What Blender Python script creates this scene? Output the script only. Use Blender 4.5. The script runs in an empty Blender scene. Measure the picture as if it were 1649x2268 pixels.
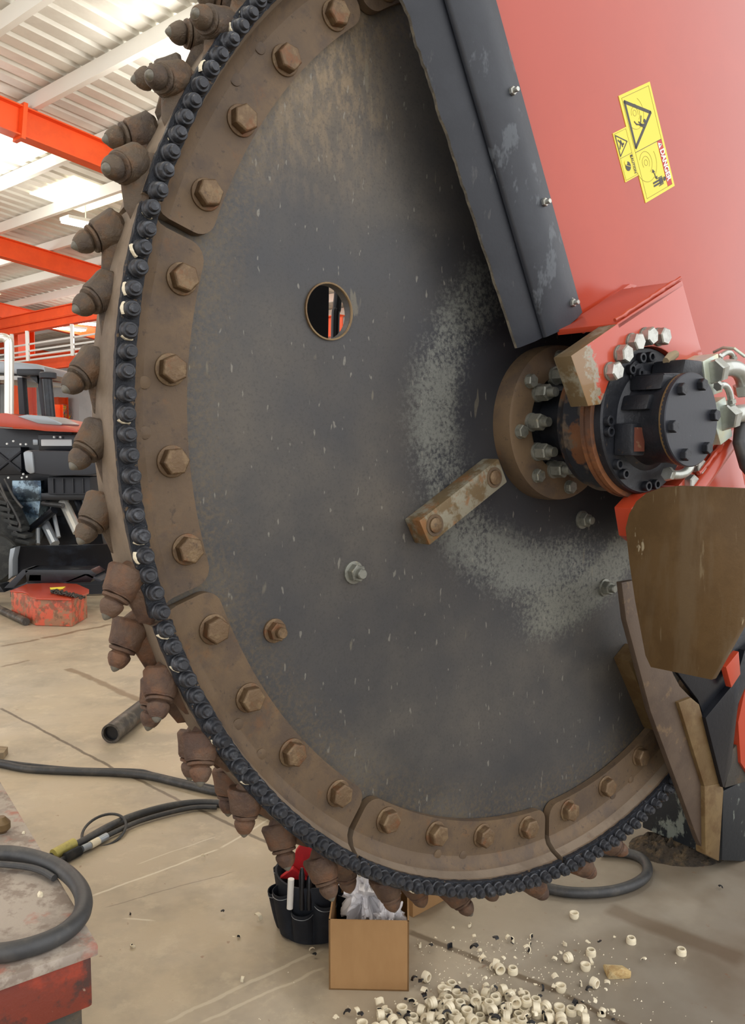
import bpy, bmesh, math, random
from mathutils import Vector, Matrix, noise
random.seed(7)
SC = bpy.context.scene
COL = SC.collection
# ------------------------------------------------------------------ camera
W, H = 1649, 2268
F = 1870.3566
PITCH = -0.08086347
CAMH = 1.4
cam = bpy.data.objects.new('camera', bpy.data.cameras.new('camera'))
COL.objects.link(cam)
cam.location = (0, 0, CAMH)
cam.rotation_euler = (math.pi/2 + PITCH, 0, 0)
cam.data.sensor_fit = 'VERTICAL'
cam.data.sensor_height = 36.0
cam.data.lens = 36.0*F/H
cam.data.clip_start = .05
SC.camera = cam
# ------------------------------------------------------------------ light
SC.view_settings.view_transform = 'Standard'
SC.view_settings.look = 'None'
SC.view_settings.gamma = 1
SC.view_settings.use_curve_mapping = False
SC.view_settings.exposure = 0.0
wd = bpy.data.worlds.new('world'); SC.world = wd; wd.use_nodes = True
wn = wd.node_tree.nodes['Background']
wn.inputs[0].default_value = (.98, .985, 1, 1)
wn.inputs[1].default_value = 2.0
def lamp(name, typ, loc, energy, col, size=None, rot=None, size_y=None, radius=None):
    l = bpy.data.lights.new(name, typ); l.energy = energy; l.color = col
    if typ == 'AREA':
        l.size = size
        if size_y: l.shape = 'RECTANGLE'; l.size_y = size_y
    if radius is not None: l.shadow_soft_size = radius
    o = bpy.data.objects.new(name, l); COL.objects.link(o); o.location = loc
    if rot: o.rotation_euler = rot
    return o
# building axes: E1 along the purlins, D2 along the rafters
BA = math.radians(49)
D2 = Vector((math.cos(BA), math.sin(BA), 0)); E1 = Vector((D2.y, -D2.x, 0))
SL = .11
def roofz(w): return 7.0 - SL*w
def bp(q, w, z=None):
    v = E1*q + D2*w
    v.z = roofz(w) if z is None else z
    return v
# added fill lamps without fixtures, hung under the roof to brighten it
for i, (q, w) in enumerate([(-14.8, 6.5), (-8.4, 6.5), (-3, 6.5), (-8.4, 1.0), (-3, 0.0), (-14.8, 12), (-21, 8), (-21, 14)]):
    p = bp(q, w); lamp('roof_fill_light', 'POINT', (p.x, p.y, p.z-1.0), 150, (1, .95, .86), radius=.35)
# ------------------------------------------------------------------ frames
A = 0.6588978348816318
C = Vector((0.50341119, 2.25225965, 1.45435597))
N = Vector((math.sin(A), -math.cos(A), 0)); D = Vector((math.cos(A), math.sin(A), 0))
CP, SP = math.cos(PITCH), math.sin(PITCH)
def ray(px, py):
    X = (px-W/2)/F; U = -(py-H/2)/F
    return Vector((X, CP-U*SP, SP+U*CP))
def pl(px, py, y=0.0):          # pixel -> wheel local point on the plane y
    r = ray(px, py); c = C-Vector((0, 0, CAMH))
    t = (c-N*y).dot(N)/r.dot(N); P = r*t-c
    return Vector((P.dot(D), y, P.z))
def pxl(px, py, x):             # pixel -> wheel local point on the plane x
    r = ray(px, py); c = C-Vector((0, 0, CAMH))
    t = (x+c.dot(D))/r.dot(D); P = r*t-c
    return Vector((x, -P.dot(N), P.z))
def fl(px, py, z=0.0):          # pixel -> world point at height z
    r = ray(px, py); t = (z-CAMH)/r.z
    return Vector((r.x*t, r.y*t, z))
def pw(px, py, Y):              # pixel -> world point at distance Y
    r = ray(px, py); t = Y/r.y
    return Vector((r.x*t, Y, CAMH+r.z*t))
def pb(px, py, w0, z0=None):    # pixel -> world point on the vertical building plane D2 = w0
    r = ray(px, py); t = w0/(r.x*D2.x+r.y*D2.y)
    return Vector((r.x*t, r.y*t, CAMH+r.z*t))
# ------------------------------------------------------------------ materials
def lin(c):
    return tuple(((v/255)/12.92 if v/255 <= .04045 else ((v/255+.055)/1.055)**2.4) for v in c)
def c4(c): return (*lin(c), 1)
class NT:
    def __init__(s, name):
        s.m = bpy.data.materials.new(name); s.m.use_nodes = True
        s.t = s.m.node_tree; s.b = s.t.nodes['Principled BSDF']
        s.co = s.n('ShaderNodeTexCoord').outputs['Object']
    def n(s, typ, **kw):
        x = s.t.nodes.new(typ)
        for k, v in kw.items(): setattr(x, k, v)
        return x
    def l(s, a, b): s.t.links.new(a, b)
    def scaled(s, vec, sc, off=0):
        m = s.n('ShaderNodeMapping'); m.inputs['Scale'].default_value = sc; m.inputs['Location'].default_value = (off, off*.7, off*1.3)
        s.l(vec, m.inputs[0]); return m.outputs[0]
    def noise(s, scale, detail=4, rough=.6, stretch=(1, 1, 1), off=0, dist=0):
        x = s.n('ShaderNodeTexNoise'); x.inputs['Scale'].default_value = scale; x.inputs['Detail'].default_value = detail
        x.inputs['Roughness'].default_value = rough; x.inputs['Distortion'].default_value = dist
        s.l(s.scaled(s.co, stretch, off), x.inputs['Vector']); return x.outputs[0]
    def ramp(s, v, lo, hi, a=0, b=1):
        x = s.n('ShaderNodeMapRange'); x.clamp = True
        x.inputs[1].default_value = lo; x.inputs[2].default_value = hi; x.inputs[3].default_value = a; x.inputs[4].default_value = b
        s.l(v, x.inputs[0]); return x.outputs[0]
    def math(s, op, a, b=0.0):
        x = s.n('ShaderNodeMath', operation=op)
        for i, v in enumerate((a, b)):
            if isinstance(v, (int, float)): x.inputs[i].default_value = v
            else: s.l(v, x.inputs[i])
        return x.outputs[0]
    def mix(s, fac, a, b):
        x = s.n('ShaderNodeMix', data_type='RGBA')
        if isinstance(fac, (int, float)): x.inputs[0].default_value = fac
        else: s.l(fac, x.inputs[0])
        for i, v in ((6, a), (7, b)):
            if isinstance(v, tuple): x.inputs[i].default_value = c4(v) if max(v) > 1.01 else (*v[:3], 1)
            else: s.l(v, x.inputs[i])
        return x.outputs[2]
    def color(s, v):
        if isinstance(v, tuple): s.b.inputs['Base Color'].default_value = c4(v)
        else: s.l(v, s.b.inputs['Base Color'])
    def bump(s, h, strength=.3, dist=.01):
        x = s.n('ShaderNodeBump'); x.inputs['Strength'].default_value = strength; x.inputs['Distance'].default_value = dist
        s.l(h, x.inputs['Height']); s.l(x.outputs[0], s.b.inputs['Normal'])
    def randomize(s):
        oi = s.n('ShaderNodeObjectInfo'); va = s.n('ShaderNodeVectorMath', operation='ADD')
        mu = s.math('MULTIPLY', oi.outputs['Random'], 37.0)
        s.l(s.co, va.inputs[0]); s.l(mu, va.inputs[1]); s.co = va.outputs[0]
def mat(name, base, rough=.5, metal=0.0, layers=(), bump=None, rand=False, spec=.5, coat=0, roughvar=None):
    """layers: (colour, noise scale, lo, hi, amount[, stretch])"""
    s = NT(name)
    if rand: s.randomize()
    col = base
    for i, L in enumerate(layers):
        c, sc, lo, hi, am = L[:5]; st = L[5] if len(L) > 5 else (1, 1, 1)
        f = s.ramp(s.noise(sc, 5, .68, st, off=3.1*i+1), lo-.01, lo+(hi-lo)*.45, 0, am)
        col = s.mix(f, col, c)
    s.color(col)
    s.b.inputs['Roughness'].default_value = rough; s.b.inputs['Metallic'].default_value = metal
    s.b.inputs['Specular IOR Level'].default_value = spec
    if coat: s.b.inputs['Coat Weight'].default_value = coat; s.b.inputs['Coat Roughness'].default_value = .22
    if roughvar: s.l(s.ramp(s.noise(roughvar[0]), .35, .65, roughvar[1], roughvar[2]), s.b.inputs['Roughness'])
    if bump: s.bump(s.noise(bump[0], 6, .65), bump[1], bump[2] if len(bump) > 2 else .01)
    return s.m
M = {}
M['rust'] = mat('rusty_brown_steel', (98, 80, 61), .62, .15, [((116, 94, 68), 4, .45, .75, .6), ((76, 64, 56), 9, .5, .75, .6), ((128, 86, 46), 14, .6, .8, .35), ((52, 44, 40), 60, .62, .72, .5)], (120, .25, .004), rand=True)
M['rim'] = mat('dusty_rim_steel', (116, 101, 84), .6, .15, [((132, 115, 96), 5, .45, .7, .6), ((96, 80, 64), 10, .5, .8, .6), ((134, 94, 54), 18, .64, .8, .5)], (200, .2, .003), rand=True)
M['pick'] = mat('worn_cutter_steel', (92, 78, 63), .58, .25, [((112, 80, 52), 22, .5, .75, .6), ((72, 62, 56), 12, .5, .7, .7), ((156, 136, 108), 60, .66, .8, .5)], (90, .7, .006), rand=True)
M['pickred'] = mat('rust_orange_cutter_steel', (96, 74, 58), .65, .15, [((120, 80, 52), 16, .48, .75, .6), ((70, 52, 44), 12, .5, .7, .7)], (90, .7, .006), rand=True)
M['carbide'] = mat('carbide_tip', (104, 100, 90), .5, .2, [((130, 120, 100), 40, .5, .7, .6)], (150, .3, .003))
M['bolt'] = mat('rusty_bolt', (108, 86, 62), .5, .35, [((136, 114, 84), 30, .5, .7, .6), ((120, 72, 40), 22, .55, .75, .6), ((70, 58, 48), 40, .6, .75, .6)], (120, .5, .004), rand=True)
M['zinc'] = mat('zinc_plated_steel', (186, 186, 178), .32, .75, [((150, 146, 140), 40, .5, .7, .5)], (200, .1, .002), rand=True)
M['nut'] = mat('grey_oxidised_nut', (134, 134, 124), .45, .5, [((96, 96, 88), 40, .5, .7, .6), ((160, 150, 120), 60, .6, .75, .5)], (150, .3, .003), rand=True)
M['stud'] = mat('dark_grey_stud', (54, 55, 59), .42, .35, [((96, 99, 104), 60, .55, .75, .6), ((44, 46, 50), 30, .5, .7, .5)], (200, .3, .003), rand=True)
M['tar'] = mat('black_sealant_band', (26, 30, 38), .35, 0, [((120, 96, 66), 45, .62, .68, .8), ((150, 154, 160), 140, .66, .72, .7)], (160, .8, .006), rand=True)
M['cream'] = mat('cream_ceramic', (226, 214, 186), .45, 0, [((196, 170, 130), 30, .6, .8, .5)], (150, .2, .002), rand=True)
M['glue'] = mat('black_glue_residue', (26, 27, 32), .3, 0, [((200, 196, 180), 260, .66, .72, .6)], (300, .7, .003), rand=True)
M['redpaint'] = mat('red_orange_gloss_paint', (184, 66, 38), .3, 0, [((174, 60, 36), 3, .4, .7, .4), ((150, 60, 46), 90, .74, .8, .5)], (300, .03, .002), spec=.4, coat=.55)
M['redworn'] = mat('worn_red_paint', (206, 92, 66), .5, 0, [((140, 120, 92), 10, .5, .62, .75), ((92, 70, 50), 16, .5, .66, .6)], (120, .3, .003))
def bracket_material():
    s = NT('red_paint_scraped_at_the_corner')
    sep = s.n('ShaderNodeSeparateXYZ'); s.l(s.co, sep.inputs[0])
    nz = s.noise(34, 6, .7)
    v = s.math('ADD', s.math('ADD', sep.outputs[0], s.math('MULTIPLY', sep.outputs[2], .35)), s.math('MULTIPLY', s.math('SUBTRACT', nz, .5), .16))
    col = s.mix(s.ramp(v, -.206, -.220), (186, 67, 40), (146, 138, 118))
    col = s.mix(s.ramp(v, -.228, -.240), col, (132, 100, 60))
    s.color(col); s.b.inputs['Roughness'].default_value = .32; s.b.inputs['Coat Weight'].default_value = .5
    return s.m
M['bracketpaint'] = bracket_material()
M['bracketedge'] = mat('brown_scraped_steel_edge', (112, 94, 66), .5, .3, [((150, 146, 128), 9, .5, .64, .8), ((140, 92, 48), 14, .55, .7, .7)], (150, .3, .003))
M['rubber'] = mat('black_rubber_sheet', (34, 37, 44), .48, 0, [((46, 49, 56), 5, .5, .8, .5), ((104, 102, 98), 20, .62, .74, .35, (1, 1, .25)), ((150, 150, 150), 90, .76, .8, .6)], (80, .12, .004))
M['rubberworn'] = mat('scuffed_black_sheet', (39, 42, 49), .42, 0, [((50, 54, 61), 4, .45, .8, .6), ((112, 118, 124), 9, .6, .66, .35, (1, 1, .5))], (80, .1, .004))
M['edgedust'] = mat('frayed_dusty_edge', (120, 112, 96), .8, 0, [((84, 80, 74), 30, .45, .6, .7)], (120, .8, .006))
M['black'] = mat('black_cast_paint', (25, 27, 32), .42, .1, [((40, 42, 48), 8, .5, .75, .6), ((100, 78, 52), 24, .66, .76, .5), ((150, 148, 142), 160, .76, .8, .5)], (90, .35, .004))
M['blackdark'] = mat('black_gloss_paint', (22, 24, 30), .28, .1, [((60, 70, 84), 3, .55, .8, .35), ((160, 165, 170), 60, .74, .78, .6)], (60, .2, .004))
M['brown'] = mat('brown_worn_deflector_steel', (106, 82, 51), .42, .3, [((90, 68, 40), 5, .45, .7, .7), ((118, 100, 76), 9, .52, .75, .5, (1, 1, .2)), ((150, 134, 104), 40, .64, .72, .5, (1, 1, .12)), ((190, 176, 146), 24, .70, .76, .8, (1, 1, .3))], (140, .12, .003))
M['browndark'] = mat('dark_brown_plate_steel', (92, 76, 62), .55, .25, [((72, 58, 48), 6, .45, .7, .6), ((128, 104, 74), 18, .6, .75, .5)], (140, .2, .003))
M['ochre'] = mat('ochre_worn_edge_steel', (108, 86, 55), .45, .3, [((130, 108, 72), 6, .45, .7, .6), ((94, 68, 38), 14, .5, .7, .6)], (140, .2, .003))
M['cardboard'] = mat('brown_cardboard', (166, 128, 84), .75, 0, [((150, 112, 70), 4, .45, .75, .6, (1, 1, .3)), ((130, 94, 58), 30, .7, .8, .5)], (200, .08, .002))
M['plastic'] = mat('translucent_white_plastic', (240, 237, 238), .28, 0)
M['plastic'].node_tree.nodes['Principled BSDF'].inputs['Transmission Weight'].default_value = .12
M['fabricblack'] = mat('black_canvas', (22, 27, 36), .8, 0, [((34, 40, 50), 20, .45, .7, .6)], (600, .5, .002))
M['fabricred'] = mat('red_canvas', (196, 28, 34), .7, 0, [((160, 20, 28), 12, .5, .7, .5)], (600, .4, .002))
M['hose'] = mat('black_rubber_hose', (58, 58, 58), .5, 0, [((86, 82, 76), 14, .5, .75, .6), ((40, 40, 42), 8, .5, .7, .5)], (80, .2, .003))
M['yellow'] = mat('yellow_label_vinyl', (240, 222, 74), .4, 0, [], spec=.4)
M['yellowpale'] = mat('yellow_hose_sleeve', (190, 176, 92), .5, 0, [((150, 138, 84), 30, .5, .7, .5)])
M['ink'] = mat('black_print', (66, 62, 58), .5)
M['inkfine'] = mat('fine_grey_print', (150, 138, 44), .5)
M['dangerred'] = mat('danger_red_print', (196, 40, 44), .4)
M['white'] = mat('white_print', (240, 238, 232), .4)
M['orange'] = mat('orange_structural_paint', (244, 92, 34), .45, 0, [((224, 78, 30), 1.5, .45, .7, .5)])
M['brownbeam'] = mat('brown_red_beam_paint', (140, 66, 52), .5)
M['roof'] = mat('white_roof_sheet', (226, 224, 216), .5, 0, [((200, 196, 188), .9, .5, .8, .5)])
M['purlin'] = mat('white_purlin_paint', (238, 238, 232), .5)
M['wall'] = mat('white_wall_sheet', (206, 208, 208), .6, 0, [((190, 192, 194), 1.2, .5, .7, .5)])
M['rail'] = mat('white_railing_paint', (226, 230, 228), .4)
M['chrome'] = mat('polished_exhaust_steel', (226, 224, 216), .28, .6)
M['silver'] = mat('grey_silver_panel', (150, 156, 162), .35, .4)
M['plasticdark'] = mat('dark_grey_moulded_plastic', (46, 49, 56), .6)
M['blue'] = mat('blue_grey_glossy_steel', (70, 92, 112), .25, .6, [((150, 170, 180), 4, .5, .65, .7), ((30, 36, 44), 8, .5, .65, .8)])
M['fanyellow'] = mat('yellow_fan_blade', (248, 196, 20), .45)
M['tyre'] = mat('track_rubber', (48, 50, 50), .75, 0, [((80, 80, 76), 10, .5, .7, .5)], (60, .3, .01))
M['tank'] = mat('worn_red_steel_top', (150, 138, 126), .6, .1, [((172, 160, 146), 9, .45, .6, .8), ((120, 104, 92), 14, .5, .65, .7), ((166, 84, 62), 6, .55, .7, .7)], (90, .3, .004))
M['tankred'] = mat('worn_dark_red_steel', (150, 56, 34), .5, 0, [((100, 44, 32), 7, .45, .65, .8), ((50, 44, 40), 11, .52, .66, .8), ((170, 150, 130), 50, .7, .76, .6)], (90, .3, .004))
M['tankdark'] = mat('grimy_dark_steel', (64, 60, 54), .6, .1, [((90, 74, 54), 8, .5, .7, .6), ((150, 140, 120), 60, .7, .78, .5)], (90, .4, .005))
M['pipe'] = mat('scuffed_dark_pipe', (74, 70, 66), .45, .4, [((120, 112, 102), 10, .5, .7, .7), ((110, 76, 50), 14, .6, .75, .6)], (90, .2, .003))
M['chain'] = mat('dark_chain_steel', (64, 60, 56), .45, .6)
M['dirt'] = mat('dark_dirt', (70, 60, 48), .9, 0, [((110, 92, 66), 20, .5, .7, .7), ((40, 36, 32), 30, .5, .7, .7)], (60, .9, .02))
M['stone'] = mat('tan_stone', (196, 168, 116), .85, 0, [((168, 132, 84), 20, .5, .7, .7), ((214, 196, 150), 30, .5, .7, .7)], (60, .6, .01))
M['ply'] = mat('weathered_wood', (150, 132, 104), .8, 0, [((120, 100, 76), 10, .5, .7, .7, (1, 6, 1))])
M['silverfit'] = mat('silver_hydraulic_fitting', (190, 192, 186), .3, .7, [((168, 170, 158), 20, .5, .7, .6)], (100, .1, .002))
M['block'] = mat('green_tinted_zinc_block', (194, 202, 184), .35, .45, [((204, 196, 150), 14, .5, .7, .5), ((176, 190, 196), 9, .5, .7, .5)], (100, .08, .002))
def emit(name, col, st):
    m = bpy.data.materials.new(name); m.use_nodes = True; b = m.node_tree.nodes['Principled BSDF']
    b.inputs['Base Color'].default_value = (.8, .8, .8, 1)
    b.inputs['Emission Color'].default_value = (*col, 1); b.inputs['Emission Strength'].default_value = st
    return m
M['lampglow'] = emit('lit_lamp_diffuser', (1, .96, .84), 9)
M['skylight'] = emit('translucent_roof_panel', (1, .9, .62), 1.6)
# disc steel: dust patches, nicks, and a highlight and hub shade painted into the colour
def disc_material():
    s = NT('dark_disc_steel')
    sep = s.n('ShaderNodeSeparateXYZ'); s.l(s.co, sep.inputs[0])
    x, z = sep.outputs[0], sep.outputs[2]
    r = s.math('SQRT', s.math('ADD', s.math('MULTIPLY', x, x), s.math('MULTIPLY', z, z)))
    n1 = s.noise(5, 5, .6); n2 = s.noise(95, 6, .8, off=3); n3 = s.noise(2.2, 3, .5, off=9)
    col = s.mix(s.ramp(n1, .35, .7), (74, 72, 70), (98, 92, 84))
    col = s.mix(s.ramp(n3, .42, .6, 0, .6), col, (62, 63, 66))
    # dark shade near the hub and a reflection highlight painted in as grey speckles
    dk = s.math('MULTIPLY', s.ramp(r, .40, .60, 1, 0), .8)
    col = s.mix(dk, col, (42, 45, 52))
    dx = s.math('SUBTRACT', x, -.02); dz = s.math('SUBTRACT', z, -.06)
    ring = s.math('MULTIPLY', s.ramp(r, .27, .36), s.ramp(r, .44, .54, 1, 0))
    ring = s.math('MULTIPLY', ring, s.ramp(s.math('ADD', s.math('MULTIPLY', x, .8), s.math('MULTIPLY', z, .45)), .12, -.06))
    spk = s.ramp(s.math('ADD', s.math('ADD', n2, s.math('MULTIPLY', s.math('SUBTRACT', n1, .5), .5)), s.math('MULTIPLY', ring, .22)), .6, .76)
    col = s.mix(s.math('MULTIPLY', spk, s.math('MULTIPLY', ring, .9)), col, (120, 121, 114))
    ring2 = s.math('MULTIPLY', s.ramp(r, .40, .47), s.ramp(r, .56, .64, 1, 0))  # lower stretch of the same painted highlight
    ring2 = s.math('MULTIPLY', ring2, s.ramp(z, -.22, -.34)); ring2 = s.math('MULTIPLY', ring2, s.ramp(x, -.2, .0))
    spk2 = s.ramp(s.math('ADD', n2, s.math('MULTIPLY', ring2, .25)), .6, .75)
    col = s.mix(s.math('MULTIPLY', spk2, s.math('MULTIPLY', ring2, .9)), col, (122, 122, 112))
    # tan packed dust above, with scratchy fibres
    fib = s.noise(38, 5, .7, (1, 1, .45), off=5)
    top = s.math('MULTIPLY', s.ramp(z, .42, .72), s.ramp(s.math('ADD', x, s.math('MULTIPLY', n1, .3)), -.34, -.52))
    col = s.mix(s.math('MULTIPLY', top, s.ramp(fib, .44, .58, .3, .95)), col, (138, 120, 96))
    # light nicks
    nk = s.ramp(s.noise(75, 2, .5, (1, 1, .35), off=12), .685, .715, 0, .5)
    col = s.mix(nk, col, (150, 146, 134))
    nk2 = s.ramp(s.noise(30, 2, .5, (1, 1, .22), off=17), .73, .75, 0, .35)
    col = s.mix(nk2, col, (140, 132, 112))
    col = s.mix(s.math('MULTIPLY', s.ramp(s.noise(170, 3, .7, off=23), .52, .66), .35), col, (58, 57, 56))
    rim = s.math('MULTIPLY', s.ramp(r, .94, 1.06), s.ramp(n2, .45, .65))
    col = s.mix(s.math('MULTIPLY', rim, .7), col, (112, 96, 70))
    s.color(col)
    s.b.inputs['Metallic'].default_value = .35
    s.l(s.ramp(n1, .3, .7, .42, .6), s.b.inputs['Roughness'])
    s.bump(n2, .18, .003)
    return s.m
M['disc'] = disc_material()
def floor_material():
    s = NT('concrete_floor')
    col = s.mix(s.ramp(s.noise(.5, 4, .6), .35, .7), (190, 171, 142), (172, 161, 142))
    col = s.mix(s.ramp(s.noise(2.6, 5, .65, off=3), .46, .62, 0, .55), col, (146, 135, 118))
    col = s.mix(s.ramp(s.noise(9, 5, .7, off=7), .54, .66, 0, .5), col, (200, 184, 156))
    sep = s.n('ShaderNodeSeparateXYZ'); s.l(s.co, sep.inputs[0])
    # greyer and darker towards the right
    g = s.ramp(s.math('ADD', sep.outputs[0], s.math('MULTIPLY', sep.outputs[1], -.25)), -1.1, .2, 0, .85)
    col = s.mix(g, col, (132, 124, 111))
    g2 = s.math('MULTIPLY', s.ramp(sep.outputs[0], .3, .9), s.ramp(s.noise(3, 4, .6, (1, 1, 1), off=21), .4, .62, 0, .7))
    col = s.mix(g2, col, (112, 98, 80))
    col = s.mix(s.ramp(s.noise(26, 3, .6, off=31), .70, .74, 0, .5), col, (128, 84, 54))
    dn = s.noise(6, 4, .6, off=40)
    def line(a, b, w, c, am, wob=.03):
        nonlocal col
        p0 = fl(*a); p1 = fl(*b); t = p1-p0; L = t.length; t = t/L; nn = Vector((-t.y, t.x, 0))
        d1 = s.math('SUBTRACT', s.math('ADD', s.math('MULTIPLY', sep.outputs[0], nn.x), s.math('MULTIPLY', sep.outputs[1], nn.y)), nn.dot(p0))
        d1 = s.math('ADD', d1, s.math('MULTIPLY', s.math('SUBTRACT', dn, .5), wob))
        al = s.math('SUBTRACT', s.math('ADD', s.math('MULTIPLY', sep.outputs[0], t.x), s.math('MULTIPLY', sep.outputs[1], t.y)), t.dot(p0))
        f = s.ramp(s.math('ABSOLUTE', d1), w*.5, w, am, 0)
        f = s.math('MULTIPLY', f, s.math('MULTIPLY', s.ramp(al, 0, .02), s.ramp(al, L-.02, L, 1, 0)))
        col = s.mix(f, col, c)
    dark = (92, 78, 60)
    line((0, 1568), (260, 1706), .010, dark, .9)
    line((260, 1706), (600, 1870), .010, dark, .8)
    line((900, 2060), (1240, 2200), .014, (100, 84, 64), .85)
    line((1240, 2200), (1649, 2400), .012, (100, 84, 64), .8)
    line((150, 1480), (330, 1560), .03, (128, 106, 80), .8, .06)
    line((0, 1432), (90, 1415), .03, (120, 100, 76), .8, .08)
    line((90, 1415), (250, 1382), .03, (120, 100, 76), .8, .08)
    line((0, 1478), (70, 1462), .02, (120, 100, 76), .7, .08)
    line((1340, 2010), (1649, 2130), .045, (104, 88, 70), .75, .03)
    line((200, 1986), (486, 1880), .006, (222, 212, 190), .8, .02)
    line((486, 1880), (620, 1800), .006, (222, 212, 190), .7, .02)
    line((360, 2268), (720, 2100), .008, (204, 192, 168), .6, .04)
    line((440, 2268), (720, 2140), .006, (204, 192, 168), .5, .04)
    line((270, 2034), (345, 2040), .005, (214, 204, 180), .7, .02)
    line((300, 1915), (480, 1852), .004, (214, 204, 180), .6, .02)
    line((230, 2010), (520, 1930), .003, (100, 88, 72), .5, .03)
    s.color(col)
    s.l(s.ramp(s.noise(3, 4, .6, off=50), .35, .7, .38, .62), s.b.inputs['Roughness'])
    s.bump(s.noise(60, 6, .65, off=60), .12, .004)
    return s.m
M['floor'] = floor_material()
# ------------------------------------------------------------------ mesh helper
def basis(ax):
    ax = Vector(ax).normalized()
    u = ax.orthogonal().normalized(); return u, ax.cross(u).normalized(), ax
class G:
    def __init__(s): s.v = []; s.f = []; s.mi = []; s.k = 0
    def add(s, vs, fs):
        b = len(s.v); s.v += [Vector(p) for p in vs]; s.f += [tuple(i+b for i in f) for f in fs]; s.mi += [s.k]*len(fs); return s
    def mat(s, k): s.k = k; return s
    def box(s, c, size, R=None):
        c = Vector(c); h = [x/2 for x in size]
        vs = [Vector((sx*h[0], sy*h[1], sz*h[2])) for sx in (-1, 1) for sy in (-1, 1) for sz in (-1, 1)]
        if R is not None: vs = [R @ q for q in vs]
        return s.add([c+q for q in vs], [(0, 1, 3, 2), (4, 6, 7, 5), (0, 4, 5, 1), (2, 3, 7, 6), (0, 2, 6, 4), (1, 5, 7, 3)])
    def prism(s, poly, off):
        n = len(poly); off = Vector(off); a = [Vector(p) for p in poly]
        return s.add(a+[p+off for p in a], [tuple(range(n))[::-1], tuple(range(n, 2*n))]+[(i, (i+1) % n, n+(i+1) % n, n+i) for i in range(n)])
    def bar(s, a, b, w, h, up=(0, 0, 1)):
        a = Vector(a); b = Vector(b); t = (b-a).normalized(); sd = t.cross(Vector(up)).normalized(); u = sd.cross(t)
        poly = [a+sd*x*w/2+u*y*h/2 for x, y in ((-1, -1), (1, -1), (1, 1), (-1, 1))]
        return s.prism(poly, b-a)
    def lathe(s, p, ax, prof, seg=24, a0=0, a1=2*math.pi, phase=0, caps=True):
        p = Vector(p); u, w, ax = basis(ax); full = abs(a1-a0-2*math.pi) < 1e-6
        m = seg if full else seg+1; vs = []
        for (t, r) in prof:
            for i in range(m):
                an = a0+phase+(a1-a0)*i/seg
                vs.append(p+ax*t+(u*math.cos(an)+w*math.sin(an))*max(r, 1e-5))
        fs = []
        for j in range(len(prof)-1):
            for i in range(seg):
                k = (i+1) % m if full else i+1
                fs.append((j*m+i, j*m+k, (j+1)*m+k, (j+1)*m+i))
        if full and caps:
            if prof[0][1] > 1e-4 and prof[0] != prof[-1]: fs.append(tuple(range(m))[::-1])
            if prof[-1][1] > 1e-4 and prof[0] != prof[-1]: fs.append(tuple((len(prof)-1)*m+i for i in range(m)))
        if not full:
            fs.append(tuple(j*m for j in range(len(prof))))
            fs.append(tuple(j*m+m-1 for j in range(len(prof)))[::-1])
        return s.add(vs, fs)
    def cyl(s, p, ax, r, h, seg=24, r2=None):
        return s.lathe(p, ax, [(0, r), (h, r if r2 is None else r2)], seg)
    def hexp(s, p, ax, af, h, ch=.12, phase=0):
        r = af/math.sqrt(3)
        return s.lathe(p, ax, [(0, r), (h*(1-ch), r), (h, r*.88)], 6, phase=phase)
    def tube(s, pts, r, seg=12, closed=False):
        pts = [Vector(p) for p in pts]; n = len(pts); vs = []; up = None
        for i, p in enumerate(pts):
            if closed: t = pts[(i+1) % n]-pts[i-1]
            else: t = pts[min(i+1, n-1)]-pts[max(i-1, 0)]
            t.normalize()
            if up is None: up = t.orthogonal().normalized()
            up = (up-t*up.dot(t)).normalized(); sd = t.cross(up)
            rr = r[i] if isinstance(r, (list, tuple)) else r
            for k in range(seg):
                a = 2*math.pi*k/seg; vs.append(p+(up*math.cos(a)+sd*math.sin(a))*rr)
        fs = []
        for i in range(n if closed else n-1):
            j = (i+1) % n
            for k in range(seg): l = (k+1) % seg; fs.append((i*seg+k, i*seg+l, j*seg+l, j*seg+k))
        if not closed: fs += [tuple(range(seg))[::-1], tuple((n-1)*seg+k for k in range(seg))]
        return s.add(vs, fs)
    def hull(s, pts):
        bm = bmesh.new()
        for p in pts: bm.verts.new(p)
        r = bmesh.ops.convex_hull(bm, input=bm.verts)
        bmesh.ops.delete(bm, geom=[e for e in r['geom_interior'] if isinstance(e, bmesh.types.BMVert)], context='VERTS')
        bm.verts.ensure_lookup_table()
        for i, v in enumerate(bm.verts): v.index = i
        vs = [v.co.copy() for v in bm.verts]; fs = [tuple(v.index for v in f.verts) for f in bm.faces]; bm.free()
        return s.add(vs, fs)
    def mesh(s, name, mats, org=Vector(), smooth=35, bevel=0, jit=0, sub=0, jscale=30):
        bm = bmesh.new(); vv = [bm.verts.new(p-org) for p in s.v]
        for f, k in zip(s.f, s.mi):
            try: q = bm.faces.new([vv[i] for i in f]); q.material_index = k
            except ValueError: pass
        bmesh.ops.remove_doubles(bm, verts=bm.verts, dist=1e-6)
        bmesh.ops.recalc_face_normals(bm, faces=bm.faces)
        if bevel:
            es = [e for e in bm.edges if len(e.link_faces) == 2 and e.calc_face_angle(0) > .5]
            bmesh.ops.bevel(bm, geom=es, offset=bevel, segments=2, profile=.6, affect='EDGES', clamp_overlap=True)
        if sub: bmesh.ops.subdivide_edges(bm, edges=bm.edges, cuts=sub, use_grid_fill=True)
        if jit:
            for v in bm.verts: v.co += noise.noise_vector(v.co*jscale)*jit
        me = bpy.data.meshes.new(name); bm.to_mesh(me); bm.free()
        for m in (mats if isinstance(mats, (list, tuple)) else [mats]): me.materials.append(M[m] if isinstance(m, str) else m)
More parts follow.
